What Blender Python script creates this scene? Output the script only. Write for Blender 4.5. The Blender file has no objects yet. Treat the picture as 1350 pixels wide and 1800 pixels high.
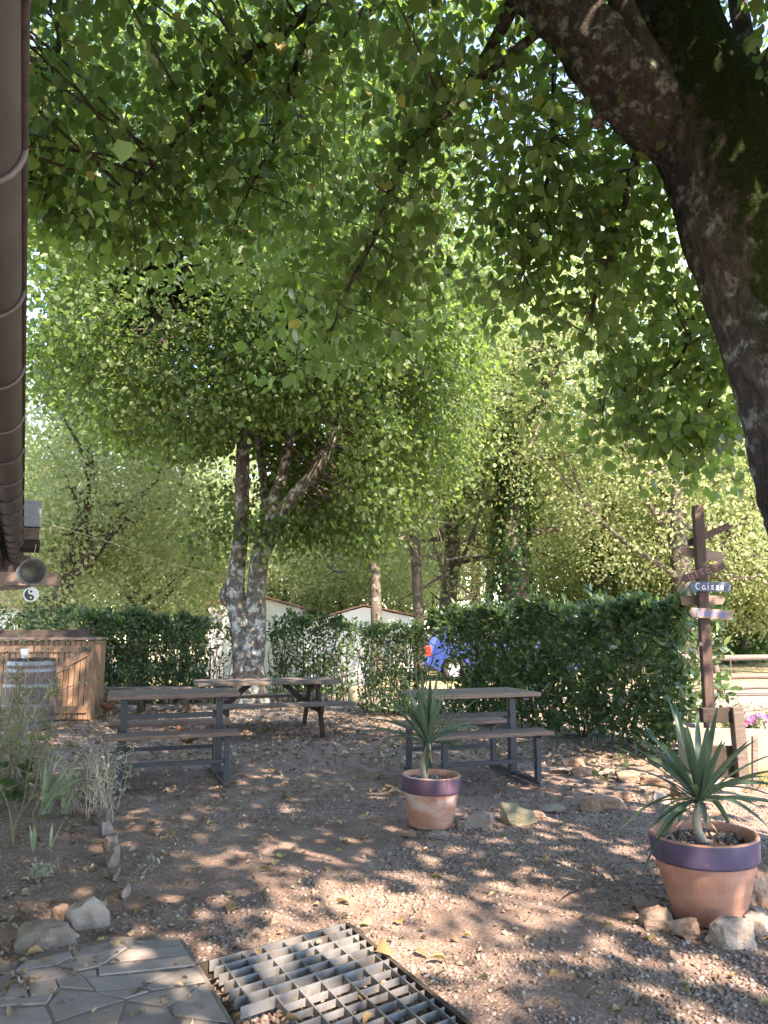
import bpy, bmesh, math, random
import numpy as np
from mathutils import Vector, Matrix, Euler, noise

sc = bpy.context.scene
C = sc.collection
R = math.radians
rng = np.random.default_rng(7)
random.seed(7)

# ------------------------------------------------------------------ camera
H, F0 = 1.36, 1350.0
PITCH = math.atan(200.0 / F0)
cam_d = bpy.data.cameras.new('camera')
cam = bpy.data.objects.new('camera', cam_d)
C.objects.link(cam)
cam.location = (0, 0, H)
cam.rotation_euler = (R(90) + PITCH, 0, 0)
cam_d.sensor_fit = 'VERTICAL'
cam_d.sensor_height = 36.0
cam_d.lens = 36.0 * F0 / 1800.0
cam_d.clip_start = 0.05
cam_d.clip_end = 600
sc.camera = cam

# ------------------------------------------------------------------ light
SUN_EL, SUN_AZ = R(46), R(-58)          # azimuth: angle from +X (right), negative = behind the viewer
sdir = Vector((math.cos(SUN_EL) * math.cos(SUN_AZ), math.cos(SUN_EL) * math.sin(SUN_AZ), math.sin(SUN_EL)))
world = bpy.data.worlds.new('World')
sc.world = world
world.use_nodes = True
wn = world.node_tree
for n in list(wn.nodes):
    wn.nodes.remove(n)
wo = wn.nodes.new('ShaderNodeOutputWorld')
bg = wn.nodes.new('ShaderNodeBackground')
sky = wn.nodes.new('ShaderNodeTexSky')
sky.sky_type = 'NISHITA'
sky.sun_disc = False
sky.sun_elevation = SUN_EL
sky.sun_rotation = math.atan2(sdir.x, sdir.y)
sky.air_density = 0.85
sky.dust_density = 0.0
sky.ozone_density = 2.2
bg.inputs['Strength'].default_value = 0.15
wn.links.new(sky.outputs[0], bg.inputs[0])
wn.links.new(bg.outputs[0], wo.inputs[0])
sun_d = bpy.data.lights.new('sun', 'SUN')
sun_d.energy = 3.2
sun_d.angle = R(0.6)
sun_d.color = (1.0, 0.93, 0.82)
sun = bpy.data.objects.new('sun', sun_d)
C.objects.link(sun)
sun.rotation_euler = (-sdir).to_track_quat('-Z', 'Y').to_euler()
sc.view_settings.view_transform = 'Standard'
sc.view_settings.look = 'None'
sc.view_settings.gamma = 1
sc.view_settings.use_curve_mapping = False
sc.view_settings.exposure = 2.95
sc.view_settings.use_white_balance = True
sc.view_settings.white_balance_temperature = 7700
sc.view_settings.white_balance_tint = 16
sc.render.engine = 'CYCLES'
sc.cycles.max_bounces = 8
sc.cycles.diffuse_bounces = 4
sc.cycles.glossy_bounces = 2
sc.cycles.transmission_bounces = 5
sc.cycles.sample_clamp_indirect = 6
sc.cycles.use_denoising = True

# ------------------------------------------------------------------ pixel -> place
cp, sp = math.cos(PITCH), math.sin(PITCH)
def ray(px, py):
    x, y = (px - 675) / F0, -(py - 900) / F0
    return Vector((x, cp - y * sp, sp + y * cp))
def ground(px, py, z=0.0):
    d = ray(px, py)
    t = (z - H) / d.z
    return Vector((d.x * t, d.y * t, z))
def at(px, py, Y):
    d = ray(px, py)
    t = Y / d.y
    return Vector((d.x * t, Y, H + d.z * t))
def proj(P):
    """world points (N,3) -> photo pixels and depth"""
    P = np.asarray(P, float)
    x, y, z = P[:, 0], P[:, 1], P[:, 2] - H
    dep = y * cp + z * sp
    v = -y * sp + z * cp
    dd = np.where(dep > 0.05, dep, 0.05)
    return 675 + F0 * x / dd, 900 - F0 * v / dd, dep
def sstep(a, b, x):
    t = np.clip((np.asarray(x, float) - a) / (b - a), 0, 1)
    return t * t * (3 - 2 * t)
def gz(x, y):
    return float(-1.0 * sstep(16, 23, y) * sstep(0.5, -2.0, x))

# ------------------------------------------------------------------ materials
def newmat(name):
    m = bpy.data.materials.new(name)
    m.use_nodes = True
    nt = m.node_tree
    for n in list(nt.nodes):
        nt.nodes.remove(n)
    out = nt.nodes.new('ShaderNodeOutputMaterial')
    return m, nt, out
def N(nt, t, **kw):
    n = nt.nodes.new(t)
    for k, v in kw.items():
        setattr(n, k, v)
    return n
def ramp(nt, stops, inp=None, interp='LINEAR'):
    r = nt.nodes.new('ShaderNodeValToRGB')
    r.color_ramp.interpolation = interp
    e = r.color_ramp.elements
    while len(e) < len(stops):
        e.new(0.5)
    for i, (p, c) in enumerate(stops):
        e[i].position = p
        e[i].color = (*c, 1) if len(c) == 3 else c
    if inp is not None:
        nt.links.new(inp, r.inputs[0])
    return r
def mixc(nt, a, b, f, blend='MIX'):
    m = nt.nodes.new('ShaderNodeMix')
    m.data_type = 'RGBA'
    m.blend_type = blend
    for s, v in ((m.inputs[0], f), (m.inputs[6], a), (m.inputs[7], b)):
        if isinstance(v, (int, float)):
            s.default_value = v
        elif isinstance(v, tuple):
            s.default_value = (*v, 1)
        else:
            nt.links.new(v, s)
    return m.outputs[2]
def coords(nt, stretch=(1, 1, 1), rnd=True):
    tc = N(nt, 'ShaderNodeTexCoord')
    mp = N(nt, 'ShaderNodeMapping')
    mp.inputs['Scale'].default_value = stretch
    nt.links.new(tc.outputs['Object'], mp.inputs['Vector'])
    if rnd:
        oi = N(nt, 'ShaderNodeObjectInfo')
        ml = N(nt, 'ShaderNodeMath', operation='MULTIPLY')
        ml.inputs[1].default_value = 37.0
        nt.links.new(oi.outputs['Random'], ml.inputs[0])
        cx = N(nt, 'ShaderNodeCombineXYZ')
        for i in range(3):
            nt.links.new(ml.outputs[0], cx.inputs[i])
        nt.links.new(cx.outputs[0], mp.inputs['Location'])
    return mp.outputs[0]
def noisetex(nt, vec, scale, detail=6, rough=0.6, dist=0.0):
    n = N(nt, 'ShaderNodeTexNoise')
    n.inputs['Scale'].default_value = scale
    n.inputs['Detail'].default_value = detail
    n.inputs['Roughness'].default_value = rough
    n.inputs['Distortion'].default_value = dist
    nt.links.new(vec, n.inputs['Vector'])
    return n.outputs['Fac']
def bsdf(nt, out, rough=0.8, spec=0.3, metal=0.0):
    b = N(nt, 'ShaderNodeBsdfPrincipled')
    b.inputs['Roughness'].default_value = rough
    b.inputs['Specular IOR Level'].default_value = spec
    b.inputs['Metallic'].default_value = metal
    nt.links.new(b.outputs[0], out.inputs[0])
    return b
def bump(nt, b, h, strength=0.4, dist=0.01):
    bm_ = N(nt, 'ShaderNodeBump')
    bm_.inputs['Strength'].default_value = strength
    bm_.inputs['Distance'].default_value = dist
    nt.links.new(h, bm_.inputs['Height'])
    nt.links.new(bm_.outputs[0], b.inputs['Normal'])
def nmat(name, stops, scale=5, stretch=(1, 1, 1), rough=0.8, spec=0.25, bstr=0.4, bdist=0.005, metal=0.0,
         detail=7, rvar=0.15, spots=None, dist=0.0):
    """noise-coloured surface; stops = [(pos, colour)]; spots = (colour, scale, lo, hi)"""
    m, nt, out = newmat(name)
    v = coords(nt, stretch)
    f = noisetex(nt, v, scale, detail, 0.62, dist)
    col = ramp(nt, stops, f).outputs[0]
    if spots:
        sf = noisetex(nt, v, spots[1], 5, 0.6)
        k = ramp(nt, [(spots[2], (0, 0, 0)), (spots[3], (1, 1, 1))], sf)
        col = mixc(nt, col, spots[0], k.outputs[0])
    if rvar:
        oi = N(nt, 'ShaderNodeObjectInfo')
        mr = N(nt, 'ShaderNodeMapRange')
        mr.inputs[3].default_value = 1 - rvar
        mr.inputs[4].default_value = 1 + rvar
        nt.links.new(oi.outputs['Random'], mr.inputs[0])
        hs = N(nt, 'ShaderNodeHueSaturation')
        nt.links.new(mr.outputs[0], hs.inputs['Value'])
        nt.links.new(col, hs.inputs['Color'])
        col = hs.outputs[0]
    b = bsdf(nt, out, rough, spec, metal)
    nt.links.new(col, b.inputs['Base Color'])
    f2 = noisetex(nt, v, scale * 3.1, 6, 0.7)
    ad = N(nt, 'ShaderNodeMath', operation='ADD')
    nt.links.new(f, ad.inputs[0]); nt.links.new(f2, ad.inputs[1])
    bump(nt, b, ad.outputs[0], bstr, bdist)
    return m
def leafmat(name, stops, trans=(0.22, 0.36, 0.04), tfac=0.42, rough=0.45, spec=0.35, vein=False):
    m, nt, out = newmat(name)
    g = N(nt, 'ShaderNodeNewGeometry')
    oi = N(nt, 'ShaderNodeObjectInfo')
    ad = N(nt, 'ShaderNodeMath', operation='ADD')
    fr = N(nt, 'ShaderNodeMath', operation='FRACT')
    nt.links.new(g.outputs['Random Per Island'], ad.inputs[0])
    nt.links.new(oi.outputs['Random'], ad.inputs[1])
    nt.links.new(ad.outputs[0], fr.inputs[0])
    col = ramp(nt, stops, fr.outputs[0]).outputs[0]
    b = N(nt, 'ShaderNodeBsdfPrincipled')
    b.inputs['Roughness'].default_value = rough
    b.inputs['Specular IOR Level'].default_value = spec
    # underside a little paler
    col2 = mixc(nt, col, mixc(nt, col, (0.16, 0.2, 0.12), 0.35), g.outputs['Backfacing'])
    nt.links.new(col2, b.inputs['Base Color'])
    t = N(nt, 'ShaderNodeBsdfTranslucent')
    tcol = mixc(nt, trans, mixc(nt, col, (4.0, 4.0, 3.0), 1.0, 'MULTIPLY'), 0.45)
    nt.links.new(tcol, t.inputs['Color'])
    mx = N(nt, 'ShaderNodeMixShader')
    mx.inputs[0].default_value = tfac
    nt.links.new(b.outputs[0], mx.inputs[1])
    nt.links.new(t.outputs[0], mx.inputs[2])
    nt.links.new(mx.outputs[0], out.inputs[0])
    return m

M = {}
M['wood_brown'] = nmat('wood_brown', [(.25, (.105, .066, .052)), (.55, (.185, .125, .100)), (.8, (.26, .185, .155))], 6, (1, 14, 14), .7, .25, .35, .003)
M['wood_grey'] = nmat('wood_grey', [(.25, (.075, .056, .047)), (.55, (.145, .113, .097)), (.8, (.22, .18, .16))], 5, (1, 12, 12), .85, .2, .5, .004)
M['wood_dark'] = nmat('wood_dark', [(.25, (.025, .018, .015)), (.6, (.055, .040, .033)), (.85, (.09, .066, .055))], 5, (1, 10, 10), .8, .2, .4, .004)
M['wood_post'] = nmat('wood_post', [(.25, (.045, .028, .022)), (.55, (.085, .052, .042)), (.85, (.14, .09, .075))], 5, (12, 12, 1), .75, .25, .35, .003)
M['board_light'] = nmat('board_light', [(.25, (.13, .085, .062)), (.6, (.24, .165, .125)), (.85, (.32, .23, .18))], 4, (1, 8, 16), .8, .2, .35, .003)
M['board_brown'] = nmat('board_brown', [(.25, (.045, .026, .022)), (.6, (.085, .052, .046)), (.85, (.12, .075, .066))], 4, (1, 8, 16), .8, .2, .35, .003)
M['board_blue'] = nmat('board_blue', [(.25, (.065, .075, .10)), (.6, (.105, .118, .155)), (.85, (.16, .175, .215))], 4, (1, 8, 16), .75, .2, .3, .003)
M['board_pink'] = nmat('board_pink', [(.25, (.15, .105, .088)), (.6, (.22, .162, .14)), (.85, (.28, .215, .19))], 4, (1, 8, 16), .8, .2, .3, .003)
M['paint_white'] = nmat('paint_white', [(.3, (.65, .68, .72)), (.7, (.85, .87, .9))], 30, rough=.7, bstr=.1, rvar=0)
M['paint_blue'] = nmat('paint_blue', [(.3, (.05, .14, .46)), (.7, (.08, .20, .55))], 30, rough=.7, bstr=.1, rvar=0)
M['paint_rust'] = nmat('paint_rust', [(.3, (.27, .13, .11)), (.7, (.34, .18, .155))], 30, rough=.8, bstr=.1, rvar=0)
M['cedar'] = nmat('cedar', [(.25, (.125, .070, .042)), (.5, (.21, .125, .078)), (.8, (.29, .185, .12))], 5, (9, 9, 1), .6, .3, .3, .003, rvar=.22,
                  spots=((.14, .075, .05), 3, .55, .75))
M['oak_barrel'] = nmat('oak_barrel', [(.25, (.08, .058, .048)), (.6, (.145, .11, .092)), (.85, (.21, .165, .14))], 6, (10, 10, 1), .8, .2, .4, .003, rvar=.2)
M['hoop'] = nmat('hoop', [(.3, (.13, .13, .14)), (.7, (.24, .245, .26))], 14, rough=.5, spec=.4, metal=.4, bstr=.15, bdist=.001, rvar=.05)
M['metal_dark'] = nmat('metal_dark', [(.3, (.014, .016, .022)), (.7, (.026, .029, .038))], 12, rough=.5, spec=.45, bstr=.12, bdist=.001, rvar=.05)
M['black_iron'] = nmat('black_iron', [(.3, (.012, .012, .014)), (.7, (.03, .03, .032))], 20, rough=.5, spec=.4, bstr=.1, rvar=0)
M['galv'] = nmat('galvanised', [(.3, (.12, .115, .112)), (.5, (.18, .176, .175)), (.75, (.25, .245, .24))], 18, rough=.55, spec=.35, metal=.25, bstr=.15, bdist=.001, rvar=.08,
                 spots=((.20, .15, .12), 7, .56, .74))
M['terracotta'] = nmat('terracotta', [(.25, (.27, .125, .085)), (.5, (.37, .185, .13)), (.8, (.45, .26, .20))], 6, (1, 1, 2.2), .85, .2, .25, .002, rvar=.05,
                       spots=((.47, .36, .31), 3.0, .56, .74))
M['purple'] = nmat('purple_paint', [(.25, (.050, .036, .066)), (.55, (.070, .050, .092)), (.85, (.092, .068, .118))], 9, rough=.6, spec=.35, bstr=.2, bdist=.002, rvar=.04,
                   spots=((.15, .12, .15), 6, .58, .72))
M['purple_red'] = nmat('purple_red_paint', [(.25, (.060, .034, .055)), (.55, (.092, .050, .080)), (.85, (.13, .075, .105))], 9, rough=.55, spec=.35, bstr=.2, bdist=.002, rvar=.04,
                       spots=((.06, .04, .08), 4, .55, .7))
M['soil'] = nmat('soil', [(.3, (.05, .032, .022)), (.7, (.12, .08, .06))], 30, rough=.95, bstr=.8, bdist=.01, rvar=0)
M['stone'] = nmat('stone', [(.25, (.13, .102, .085)), (.5, (.225, .182, .155)), (.8, (.31, .26, .23))], 9, rough=.9, spec=.2, bstr=.7, bdist=.008, rvar=.2,
                  spots=((.24, .22, .17), 4, .55, .7))
M['stone_rust'] = nmat('stone_rust', [(.25, (.17, .10, .070)), (.5, (.26, .17, .125)), (.8, (.33, .24, .19))], 8, rough=.9, spec=.2, bstr=.7, bdist=.008, rvar=.18)
M['stone_moss'] = nmat('stone_moss', [(.25, (.15, .132, .085)), (.5, (.25, .222, .15)), (.8, (.32, .29, .21))], 8, rough=.9, spec=.2, bstr=.6, bdist=.008, rvar=.1)
M['slab'] = nmat('slab', [(.25, (.19, .160, .145)), (.55, (.255, .220, .203)), (.85, (.32, .285, .265))], 7, rough=.85, spec=.25, bstr=.35, bdist=.004, rvar=.16,
                 spots=((.34, .25, .20), 2.4, .55, .75))
M['concrete'] = nmat('concrete', [(.25, (.19, .165, .135)), (.6, (.28, .245, .205)), (.85, (.36, .325, .285))], 6, rough=.9, bstr=.4, rvar=.05)
M['render_white'] = nmat('render_white', [(.25, (.72, .69, .67)), (.7, (.82, .80, .78))], 1.5, rough=.9, bstr=.15, rvar=0)
M['roof_tile'] = nmat('roof_tile', [(.25, (.30, .14, .10)), (.55, (.42, .22, .16)), (.85, (.52, .32, .25))], 4, rough=.9, bstr=.4, rvar=.1)
M['glass_dark'] = nmat('glass_dark', [(.3, (.10, .11, .13)), (.7, (.16, .17, .2))], 3, rough=.15, spec=.5, bstr=.02, rvar=0)
M['gutter'] = nmat('gutter_brown', [(.25, (.060, .045, .040)), (.55, (.095, .073, .066)), (.85, (.135, .108, .10))], 3, (4, 1, 4), .55, .4, .1, .002, rvar=.05)
M['eave_dark'] = nmat('eave_dark', [(.25, (.02, .014, .012)), (.6, (.045, .032, .028)), (.85, (.075, .052, .045))], 5, (1, 8, 8), .85, .2, .4, .004)
M['zinc'] = nmat('zinc', [(.25, (.14, .155, .19)), (.6, (.22, .245, .29)), (.85, (.3, .33, .38))], 7, (1, 1, 5), .7, .3, .4, .003, rvar=0)
M['car_blue'] = nmat('car_blue', [(.3, (.012, .028, .12)), (.7, (.016, .036, .15))], 3, rough=.25, spec=.6, bstr=0, rvar=0)
M['rubber'] = nmat('rubber', [(.3, (.015, .015, .015)), (.7, (.03, .03, .03))], 20, rough=.8, bstr=.2, rvar=0)
M['red_lens'] = nmat('red_lens', [(.3, (.55, .02, .015)), (.7, (.65, .04, .025))], 20, rough=.2, spec=.6, bstr=.05, rvar=0)
M['alloy'] = nmat('alloy', [(.3, (.45, .46, .48)), (.7, (.6, .61, .63))], 20, rough=.35, spec=.5, metal=.5, bstr=.05, rvar=0)
M['plastic_white'] = nmat('white_ceramic', [(.3, (.68, .70, .74)), (.7, (.8, .82, .85))], 12, rough=.4, spec=.4, bstr=.05, rvar=0)
M['plastic_black'] = nmat('black_ceramic', [(.3, (.02, .025, .035)), (.7, (.04, .045, .06))], 12, rough=.4, spec=.4, bstr=.05, rvar=0)
M['twig'] = nmat('twig', [(.25, (.045, .035, .028)), (.6, (.09, .072, .058)), (.85, (.19, .165, .14))], 14, rough=.9, bstr=.5, rvar=.1)
M['twig_green'] = nmat('green_stem', [(.25, (.13, .11, .06)), (.7, (.22, .19, .11))], 14, rough=.8, bstr=.3, rvar=.2)
M['twig_dry'] = nmat('dry_stem', [(.25, (.22, .18, .13)), (.7, (.42, .36, .28))], 14, rough=.9, bstr=.3, rvar=.2)
M['hen_brown'] = nmat('hen_brown', [(.3, (.075, .03, .016)), (.55, (.15, .066, .036)), (.8, (.30, .19, .125))], 18, (1, 1, 2), .9, .1, .6, .006, rvar=.1)
M['hen_pale'] = nmat('hen_pale', [(.3, (.30, .20, .14)), (.55, (.52, .42, .34)), (.8, (.66, .58, .5))], 18, (1, 1, 2), .9, .1, .6, .006, rvar=0)
M['comb'] = nmat('comb', [(.3, (.38, .03, .03)), (.7, (.5, .06, .05))], 20, rough=.6, bstr=.2, rvar=0)
M['beak'] = nmat('beak', [(.3, (.42, .27, .09)), (.7, (.5, .34, .14))], 20, rough=.6, bstr=.1, rvar=0)
M['petal_pink'] = leafmat('petal_pink', [(0, (.55, .08, .28)), (.5, (.70, .14, .40)), (1, (.62, .10, .55))], (.7, .2, .5), .3)
M['petal_purple'] = leafmat('petal_purple', [(0, (.16, .06, .36)), (.5, (.26, .12, .5)), (1, (.12, .05, .26))], (.4, .2, .6), .3)

# bark with moss attribute
def barkmat(name, dark, mid, pale, lichen, moss=(.020, .030, .008), sx=1.0, lich=(.54, .62), bs=.9):
    m, nt, out = newmat(name)
    v = coords(nt, (1, 1, .28), False)
    vi = coords(nt, (1, 1, 1), False)
    f = noisetex(nt, v, 16 * sx, 8, .7, .6)
    col = ramp(nt, [(.3, dark), (.52, mid), (.75, pale)], f).outputs[0]
    lf = noisetex(nt, vi, 7 * sx, 6, .68, .3)
    lk = ramp(nt, [(lich[0], (0, 0, 0)), (lich[1], (1, 1, 1))], lf)
    col = mixc(nt, col, lichen, lk.outputs[0])
    at_ = N(nt, 'ShaderNodeAttribute', attribute_name='moss')
    mf = noisetex(nt, vi, 9 * sx, 6, .7)
    ad = N(nt, 'ShaderNodeMath', operation='ADD')
    nt.links.new(at_.outputs['Fac'], ad.inputs[0]); nt.links.new(mf, ad.inputs[1])
    mk = ramp(nt, [(.78, (0, 0, 0)), (.98, (1, 1, 1))], ad.outputs[0])
    mt = noisetex(nt, vi, 60 * sx, 4, .7)
    mcol = ramp(nt, [(.3, tuple(c * .45 for c in moss)), (.55, moss), (.8, tuple(c * 2.6 for c in moss))], mt).outputs[0]
    col = mixc(nt, col, mcol, mk.outputs[0])
    b = bsdf(nt, out, .92, .12)
    nt.links.new(col, b.inputs['Base Color'])
    w = N(nt, 'ShaderNodeMath', operation='ADD')
    nt.links.new(f, w.inputs[0]); nt.links.new(mt, w.inputs[1])
    bump(nt, b, w.outputs[0], bs, .025)
    return m
M['bark_linden'] = barkmat('bark_linden', (.026, .022, .020), (.080, .066, .060), (.17, .143, .132), (.30, .31, .28), moss=(.020, .032, .008), lich=(.55, .66), bs=1.0)
M['bark_limb'] = barkmat('bark_limb', (.04, .034, .031), (.105, .088, .080), (.20, .172, .158), (.33, .34, .31), moss=(.020, .032, .008), sx=1.7, lich=(.52, .61), bs=1.0)
M['bark_mid'] = barkmat('bark_mid', (.05, .042, .035), (.125, .108, .092), (.22, .20, .18), (.43, .43, .40), moss=(.045, .055, .02), lich=(.51, .61))
M['bark_oak'] = barkmat('bark_oak', (.05, .041, .034), (.11, .09, .076), (.19, .16, .14), (.27, .26, .21), moss=(.07, .085, .02), lich=(.55, .66))

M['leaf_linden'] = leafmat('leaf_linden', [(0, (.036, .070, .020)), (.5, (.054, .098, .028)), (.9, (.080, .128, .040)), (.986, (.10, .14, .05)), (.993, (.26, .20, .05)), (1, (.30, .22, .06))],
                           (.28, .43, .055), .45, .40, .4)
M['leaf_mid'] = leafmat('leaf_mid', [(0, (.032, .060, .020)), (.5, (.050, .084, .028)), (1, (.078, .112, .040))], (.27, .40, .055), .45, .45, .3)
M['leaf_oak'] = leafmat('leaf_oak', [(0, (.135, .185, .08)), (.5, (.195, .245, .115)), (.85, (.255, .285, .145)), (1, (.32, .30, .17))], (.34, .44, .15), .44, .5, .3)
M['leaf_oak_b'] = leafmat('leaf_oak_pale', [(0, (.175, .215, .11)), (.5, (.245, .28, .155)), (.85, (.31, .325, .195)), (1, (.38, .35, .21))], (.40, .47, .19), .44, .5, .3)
M['leaf_ivy'] = leafmat('leaf_ivy', [(0, (.018, .045, .014)), (.5, (.03, .07, .02)), (1, (.055, .10, .03))], (.15, .3, .04), .3, .4, .4)
M['leaf_laurel'] = leafmat('leaf_laurel', [(0, (.024, .050, .022)), (.5, (.040, .076, .032)), (.82, (.062, .105, .042)), (.94, (.12, .165, .055)), (1, (.20, .23, .08))],
                           (.16, .28, .04), .25, .32, .5)
M['leaf_yucca'] = leafmat('leaf_yucca', [(0, (.030, .056, .038)), (.5, (.046, .078, .054)), (1, (.075, .110, .075))], (.16, .28, .10), .22, .42, .4)
M['leaf_yucca_dry'] = leafmat('leaf_yucca_dry', [(0, (.20, .15, .09)), (1, (.30, .24, .15))], (.35, .28, .16), .25, .6, .2)
M['leaf_iris'] = leafmat('leaf_iris', [(0, (.18, .23, .155)), (.5, (.23, .28, .19)), (1, (.28, .32, .23))], (.3, .45, .18), .3, .5, .3)
M['leaf_bed'] = leafmat('leaf_bed', [(0, (.05, .075, .030)), (.5, (.09, .11, .05)), (.75, (.15, .145, .075)), (1, (.25, .19, .11))], (.28, .36, .08), .4, .5, .3)
M['leaf_bed_dark'] = leafmat('leaf_bed_dark', [(0, (.028, .055, .026)), (1, (.05, .085, .035))], (.18, .28, .06), .3, .42, .4)
M['leaf_silver'] = leafmat('leaf_silver', [(0, (.15, .165, .13)), (.5, (.24, .25, .20)), (1, (.33, .31, .25))], (.3, .32, .2), .25, .8, .1)
M['leaf_dry'] = leafmat('leaf_dry', [(0, (.16, .105, .055)), (.4, (.27, .19, .10)), (.75, (.38, .29, .155)), (.93, (.46, .38, .18)), (1, (.46, .44, .15))], (.4, .3, .12), .15, .7, .2)
M['leaf_litter'] = leafmat('leaf_litter', [(0, (.12, .075, .048)), (.4, (.21, .145, .098)), (.75, (.31, .23, .16)), (1, (.42, .34, .24))], (.3, .2, .1), .1, .8, .1)
M['grass_dry'] = leafmat('grass_dry', [(0, (.30, .24, .10)), (.6, (.42, .36, .17)), (1, (.30, .34, .12))], (.5, .45, .2), .3, .7, .1)
M['gravel'] = leafmat('gravel_stone', [(0, (.10, .072, .060)), (.35, (.175, .130, .110)), (.75, (.245, .190, .165)), (.95, (.29, .24, .215)), (1, (.33, .29, .27))], (0, 0, 0), 0.0, .85, .2)

def ground_mat():
    m, nt, out = newmat('ground_earth')
    tc = N(nt, 'ShaderNodeTexCoord')
    v = tc.outputs['Object']
    big = noisetex(nt, v, .55, 4, .55)
    med = noisetex(nt, v, 4.5, 6, .6)
    fine = noisetex(nt, v, 60, 5, .7)
    col = ramp(nt, [(.28, (.155, .102, .083)), (.5, (.215, .150, .124)), (.72, (.28, .208, .176))], med).outputs[0]
    grain = ramp(nt, [(.3, (.5, .48, .47)), (.5, (1, 1, 1)), (.72, (1.55, 1.5, 1.45))], fine).outputs[0]
    col = mixc(nt, col, grain, .8, 'MULTIPLY')
    vo = N(nt, 'ShaderNodeTexVoronoi')
    vo.inputs['Scale'].default_value = 48
    nt.links.new(v, vo.inputs['Vector'])
    peb = ramp(nt, [(.0, (.16, .12, .10)), (.5, (.30, .235, .20)), (1, (.46, .39, .34))], N(nt, 'ShaderNodeSeparateColor').outputs[0])
    nt.links.new(vo.outputs['Color'], peb.inputs[0].links[0].from_node.inputs[0])
    pm = ramp(nt, [(.42, (0, 0, 0)), (.60, (1, 1, 1))], big)
    pd = ramp(nt, [(.30, (1, 1, 1)), (.46, (0, 0, 0))], vo.outputs['Distance'])
    pf = N(nt, 'ShaderNodeMath', operation='MULTIPLY')
    nt.links.new(pm.outputs[0], pf.inputs[0]); nt.links.new(pd.outputs[0], pf.inputs[1])
    col = mixc(nt, col, peb.outputs[0], pf.outputs[0])
    # pale road / field beyond the yard (their own material in the ground, placed by position)
    sx = N(nt, 'ShaderNodeSeparateXYZ'); nt.links.new(v, sx.inputs[0])
    def smooth(val, a, b):
        mr = N(nt, 'ShaderNodeMapRange', interpolation_type='SMOOTHSTEP')
        mr.inputs[1].default_value = a; mr.inputs[2].default_value = b
        nt.links.new(val, mr.inputs[0]); return mr.outputs[0]
    wob = N(nt, 'ShaderNodeMath', operation='MULTIPLY_ADD'); wob.inputs[1].default_value = 2.0
    nt.links.new(med, wob.inputs[0]); nt.links.new(sx.outputs[1], wob.inputs[2])
    xw = N(nt, 'ShaderNodeMath', operation='MULTIPLY_ADD'); xw.inputs[1].default_value = .55
    nt.links.new(sx.outputs[0], xw.inputs[0]); nt.links.new(wob.outputs[0], xw.inputs[2])
    road = smooth(xw.outputs[0], 10.8, 12.2)
    rc = ramp(nt, [(.3, (.19, .148, .128)), (.55, (.25, .20, .177)), (.75, (.31, .255, .23))], fine).outputs[0]
    col = mixc(nt, col, rc, road)
    fieldm = smooth(wob.outputs[0], 17.6, 19.2)
    fc = ramp(nt, [(.3, (.22, .18, .10)), (.5, (.32, .265, .15)), (.75, (.40, .34, .21))], med).outputs[0]
    col = mixc(nt, col, fc, fieldm)
    b = bsdf(nt, out, .95, .15)
    nt.links.new(col, b.inputs['Base Color'])
    h1 = N(nt, 'ShaderNodeMath', operation='MULTIPLY_ADD'); h1.inputs[1].default_value = .6
    nt.links.new(pf.outputs[0], h1.inputs[0]); nt.links.new(fine, h1.inputs[2])
    bump(nt, b, h1.outputs[0], .8, .012)
    return m
M['ground'] = ground_mat()

# ------------------------------------------------------------------ mesh helpers
def link(name, me, mat=None, parent=None, smooth=False):
    o = bpy.data.objects.new(name, me)
    C.objects.link(o)
    if mat is not None:
        me.materials.clear()
        me.materials.append(mat)
    if parent is not None:
        o.parent = parent
    if smooth:
        me.polygons.foreach_set('use_smooth', np.ones(len(me.polygons), bool))
    return o
def np_mesh(name, V, polys):
    """V (n,3); polys = list of int arrays (m,k)"""
    me = bpy.data.meshes.new(name)
    V = np.ascontiguousarray(V, np.float32)
    me.vertices.add(len(V))
    me.vertices.foreach_set('co', V.ravel())
    loops = np.concatenate([p.ravel() for p in polys]).astype(np.int32)
    tot = np.concatenate([np.full(len(p), p.shape[1], np.int32) for p in polys])
    start = np.concatenate([[0], np.cumsum(tot)[:-1]]).astype(np.int32)
    me.loops.add(len(loops))
    me.loops.foreach_set('vertex_index', loops)
    me.polygons.add(len(tot))
    me.polygons.foreach_set('loop_start', start)
    me.polygons.foreach_set('loop_total', tot)
    me.update(calc_edges=True)
    return me
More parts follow.
